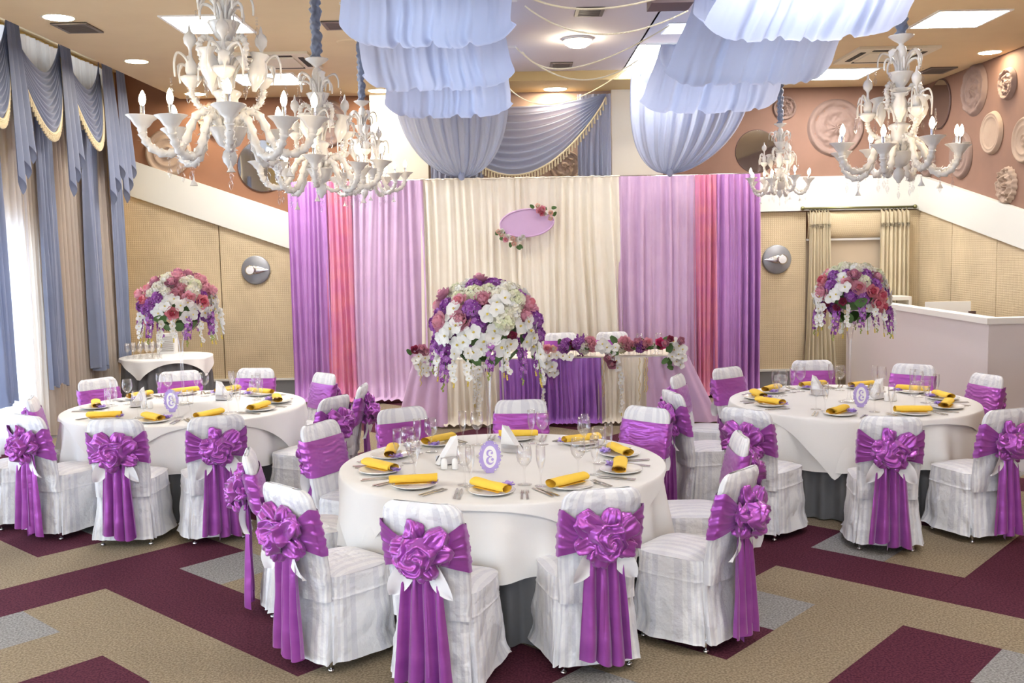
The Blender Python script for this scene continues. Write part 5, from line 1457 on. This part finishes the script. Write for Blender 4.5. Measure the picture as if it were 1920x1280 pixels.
def hook(r0, z0, r1, zt, r2, z2, rad=.009, leaf=True):
    pts = []
    for i in range(17):
        t_ = i / 16; a = pi * t_
        if t_ < .5: q = t_ / .5; x = r0 + (r1 - r0) * (1 - cos(q * pi / 2)) * .75; z = z0 + (zt - z0) * sin(q * pi / 2)
        else: q = (t_ - .5) / .5; xm = r0 + (r1 - r0) * .75; x = xm + (r1 - xm) * sin(q * pi / 2) * 1.3 * (1 if q < .6 else 1) - .02 * max(0, q - .6); z = zt - (zt - z2) * (1 - cos(q * pi / 2))
        pts.append((x, 0, z))
    m = nb('opal').tube(pts, [rad * (1 - .4 * i / 16) for i in range(17)], 8)
    if leaf:
        def f(u, v):
            i = 3 + v * 12; k = int(min(i, 15)); fr = i - k; p = Vector(pts[k]).lerp(Vector(pts[k + 1]), fr); w = .026 * sin(pi * min(1, .1 + v * .9)) * (1 + .25 * abs(sin(v * 18)))
            return (p.x + .004, (u - .5) * 2 * w, p.z + .010 - .012 * abs(u - .5) * 2)
        m.grid(f, 6, 24)
    return m
HK1 = hook(.03, .80, .15, .94, .17, .84).mesh('leaf_hook'); HK1b = hook(.03, .80, .12, .89, .14, .81, .011, False).mesh('leaf_hook')
HK2 = hook(.035, .46, .15, .60, .165, .50, .010).mesh('leaf_hook'); HK3 = hook(0, .06, .10, .18, .115, .05, .009, False).mesh('leaf_hook')
HK3b = hook(0, .05, .07, .13, .085, .03, .008).mesh('leaf_hook')
ARM2 = ribbed([(.04, .33), (.08, .36), (.13, .35), (.18, .38), (.21, .43), (.215, .47)], .017).mesh('arm')
CUP2 = nb('opal').lathe([(.012, 0), (.03, .012), (.052, .04), (.058, .062), (.052, .062), (.03, .03), (0, .02)], 20, flute=.03, fn=12).mesh('cup')
TUL = nb('opal').lathe([(.010, .03), (.018, .05), (.030, .09), (.028, .13), (.010, .165), (.008, .20), (.012, .215), (.030, .235), (.034, .26), (.026, .285), (.010, .30), (.004, .335), (0, .34)], 14, flute=.04, fn=7).mesh('tulip_finial')
SERP = ribbed([(.03, .64), (.07, .70), (.115, .71), (.14, .66), (.125, .60), (.135, .54)], .018).mesh('curl')
BODY = nb('opal')
BODY.lathe([(0, .03), (.012, .035), (.018, .05), (.034, .07), (.040, .095), (.032, .125), (.018, .14), (.05, .155), (.062, .17), (.085, .215), (.10, .245), (.105, .25), (.09, .252), (.03, .255)], 32, flute=.02, fn=20)
BODY.lathe([(.028, .25), (.04, .29), (.060, .34), (.055, .40), (.075, .43), (.07, .44), (.03, .455), (.028, .50), (.045, .56), (.040, .60), (.022, .63), (.032, .645), (.045, .66), (.072, .685), (.075, .69), (.03, .69), (.026, .70), (.05, .73), (.08, .79), (.086, .80), (.05, .805), (.028, .81), (.022, .83), (.030, .88), (.040, .93), (.030, .975), (.014, .99), (.02, 1.0), (.05, 1.02), (.082, 1.045), (.085, 1.052), (.06, 1.052), (.0, 1.03)], 28, flute=.03, fn=14)
BODY_ME = BODY.mesh('body')
VASE_ME = nb('opal').lathe([(.010, .45), (.016, .47), (.042, .52), (.048, .57), (.03, .62), (.052, .65), (.05, .652), (.02, .62)], 16, flute=.05, fn=8).mesh('flared_cup')
def sleeve(hgt):
    m = nb('bluedark')
    def f(u, v):
        a = 2 * pi * u; r = .036 + .006 * sin(v * hgt * 110 + 3 * N3(cos(a) * 2, sin(a) * 2, v * hgt * 5)) + .022 * N3(cos(a) * 1.5, sin(a) * 1.5, v * hgt * 26)
        return (r * cos(a), r * sin(a), v * hgt)
    return m.grid(f, 24, int(hgt * 110) + 2, True)
def chandelier(px, py, d, sc, rot, label, seed):
    """finial tip at pixel px, py at distance d"""
    p = on_y(px, py, d); rnd = random.Random(seed)
    o = empty('chandelier', (p.x, p.y, p.z - .03 * sc), rot, sc)
    obj('body', BODY_ME, o)
    RZ = lambda a: Matrix.Rotation(a, 4, 'Z')
    for k in range(8):
        a = 2 * pi * k / 8 + rnd.uniform(-.06, .06); dz = -.035 * (k % 2); s = 1 - .10 * (k % 2)
        ar = obj('arm', ARM_ME, o, mtx=RZ(a) @ TR(0, 0, dz) @ Matrix.Diagonal((s, 1, 1, 1)))
        tl_ = rnd.uniform(-.06, .1)
        D = TR(.44, 0, .225) @ Matrix.Rotation(tl_, 4, 'Y')
        obj('dish', DISH, ar, mtx=D); obj('candle_sleeve', CAND, ar, mtx=D); obj('bulb', BULB, ar, mtx=D)
        obj('crystal_drop' if k % 3 else 'glass_bell', PEND if k % 3 else BELL, ar, mtx=TR(.31, 0, .10))
        if k % 2: obj('crystal_drop', PEND, ar, mtx=TR(.40, 0, .13))
    for k in range(3):
        a = 2 * pi * k / 3 + .5
        ar = obj('upper_arm', ARM2, o, mtx=RZ(a))
        obj('cup', CUP2, ar, loc=(.215, 0, .47)); obj('tulip_finial', TUL, ar, loc=(.215, 0, .47))
        for q in (-.8, .1, 1.2): obj('leaf_hook', HK3 if q != .1 else HK3b, ar, mtx=TR(.215, 0, .47) @ RZ(q))
        obj('crystal_drop', PEND, ar, mtx=TR(.215, 0, .47) @ RZ(-.8) @ TR(.125, 0, .05)); obj('crystal_drop', PEND, ar, mtx=TR(.215, 0, .47) @ RZ(1.2) @ TR(.125, 0, .05))
        obj('curl', SERP, o, mtx=RZ(a + .9))
        obj('flared_cup', VASE_ME, o, mtx=RZ(a + 1.6) @ TR(.06, 0, 0) @ Matrix.Rotation(.18, 4, 'Y'))
    for k in range(5):
        a = 2 * pi * k / 5; obj('leaf_hook', HK1, o, mtx=RZ(a)); obj('leaf_hook', HK1b, o, mtx=RZ(a + .6)); obj('leaf_hook', HK2, o, mtx=RZ(a + .3))
        obj('crystal_drop', PEND, o, mtx=RZ(a) @ TR(.168, 0, .84)); obj('crystal_drop', PEND, o, mtx=RZ(a + .3) @ TR(.165, 0, .50))
    obj('crystal_drop', PEND, o, loc=(0, 0, .035))
    top = p.z - .03 * sc + 1.05 * sc; hh = (ZC - top) / sc
    s = obj('chain_sleeve', sleeve(hh), o, loc=(0, 0, 1.045)); s['label'] = 'ruched slate blue fabric sleeve'
    obj('ceiling_rose', nb('white').lathe([(0, 0), (.055, 0), (.06, -.04), (.045, -.055), (0, -.055)], 20), o, loc=(0, 0, 1.045 + hh))
    return tag(o, label, 'chandelier', 'white opaline glass chandeliers')
chandelier(432, 318, 5.55, 1.03, .25, 'largest nearest white glass chandelier at the upper left', 1)
chandelier(603, 372, 7.5, 1.0, .1, 'second white chandelier hanging behind and right of the nearest one', 2)
chandelier(684, 372, 10.3, .96, .3, 'farther left chandelier overlapping the second one, before the violet drape', 3)
chandelier(1685, 344, 9.02, 1.27, .15, 'large white glass chandelier at the upper right', 4)
chandelier(1462, 371, 12.6, .90, .2, 'small far chandelier at the right end of the backdrop', 5)
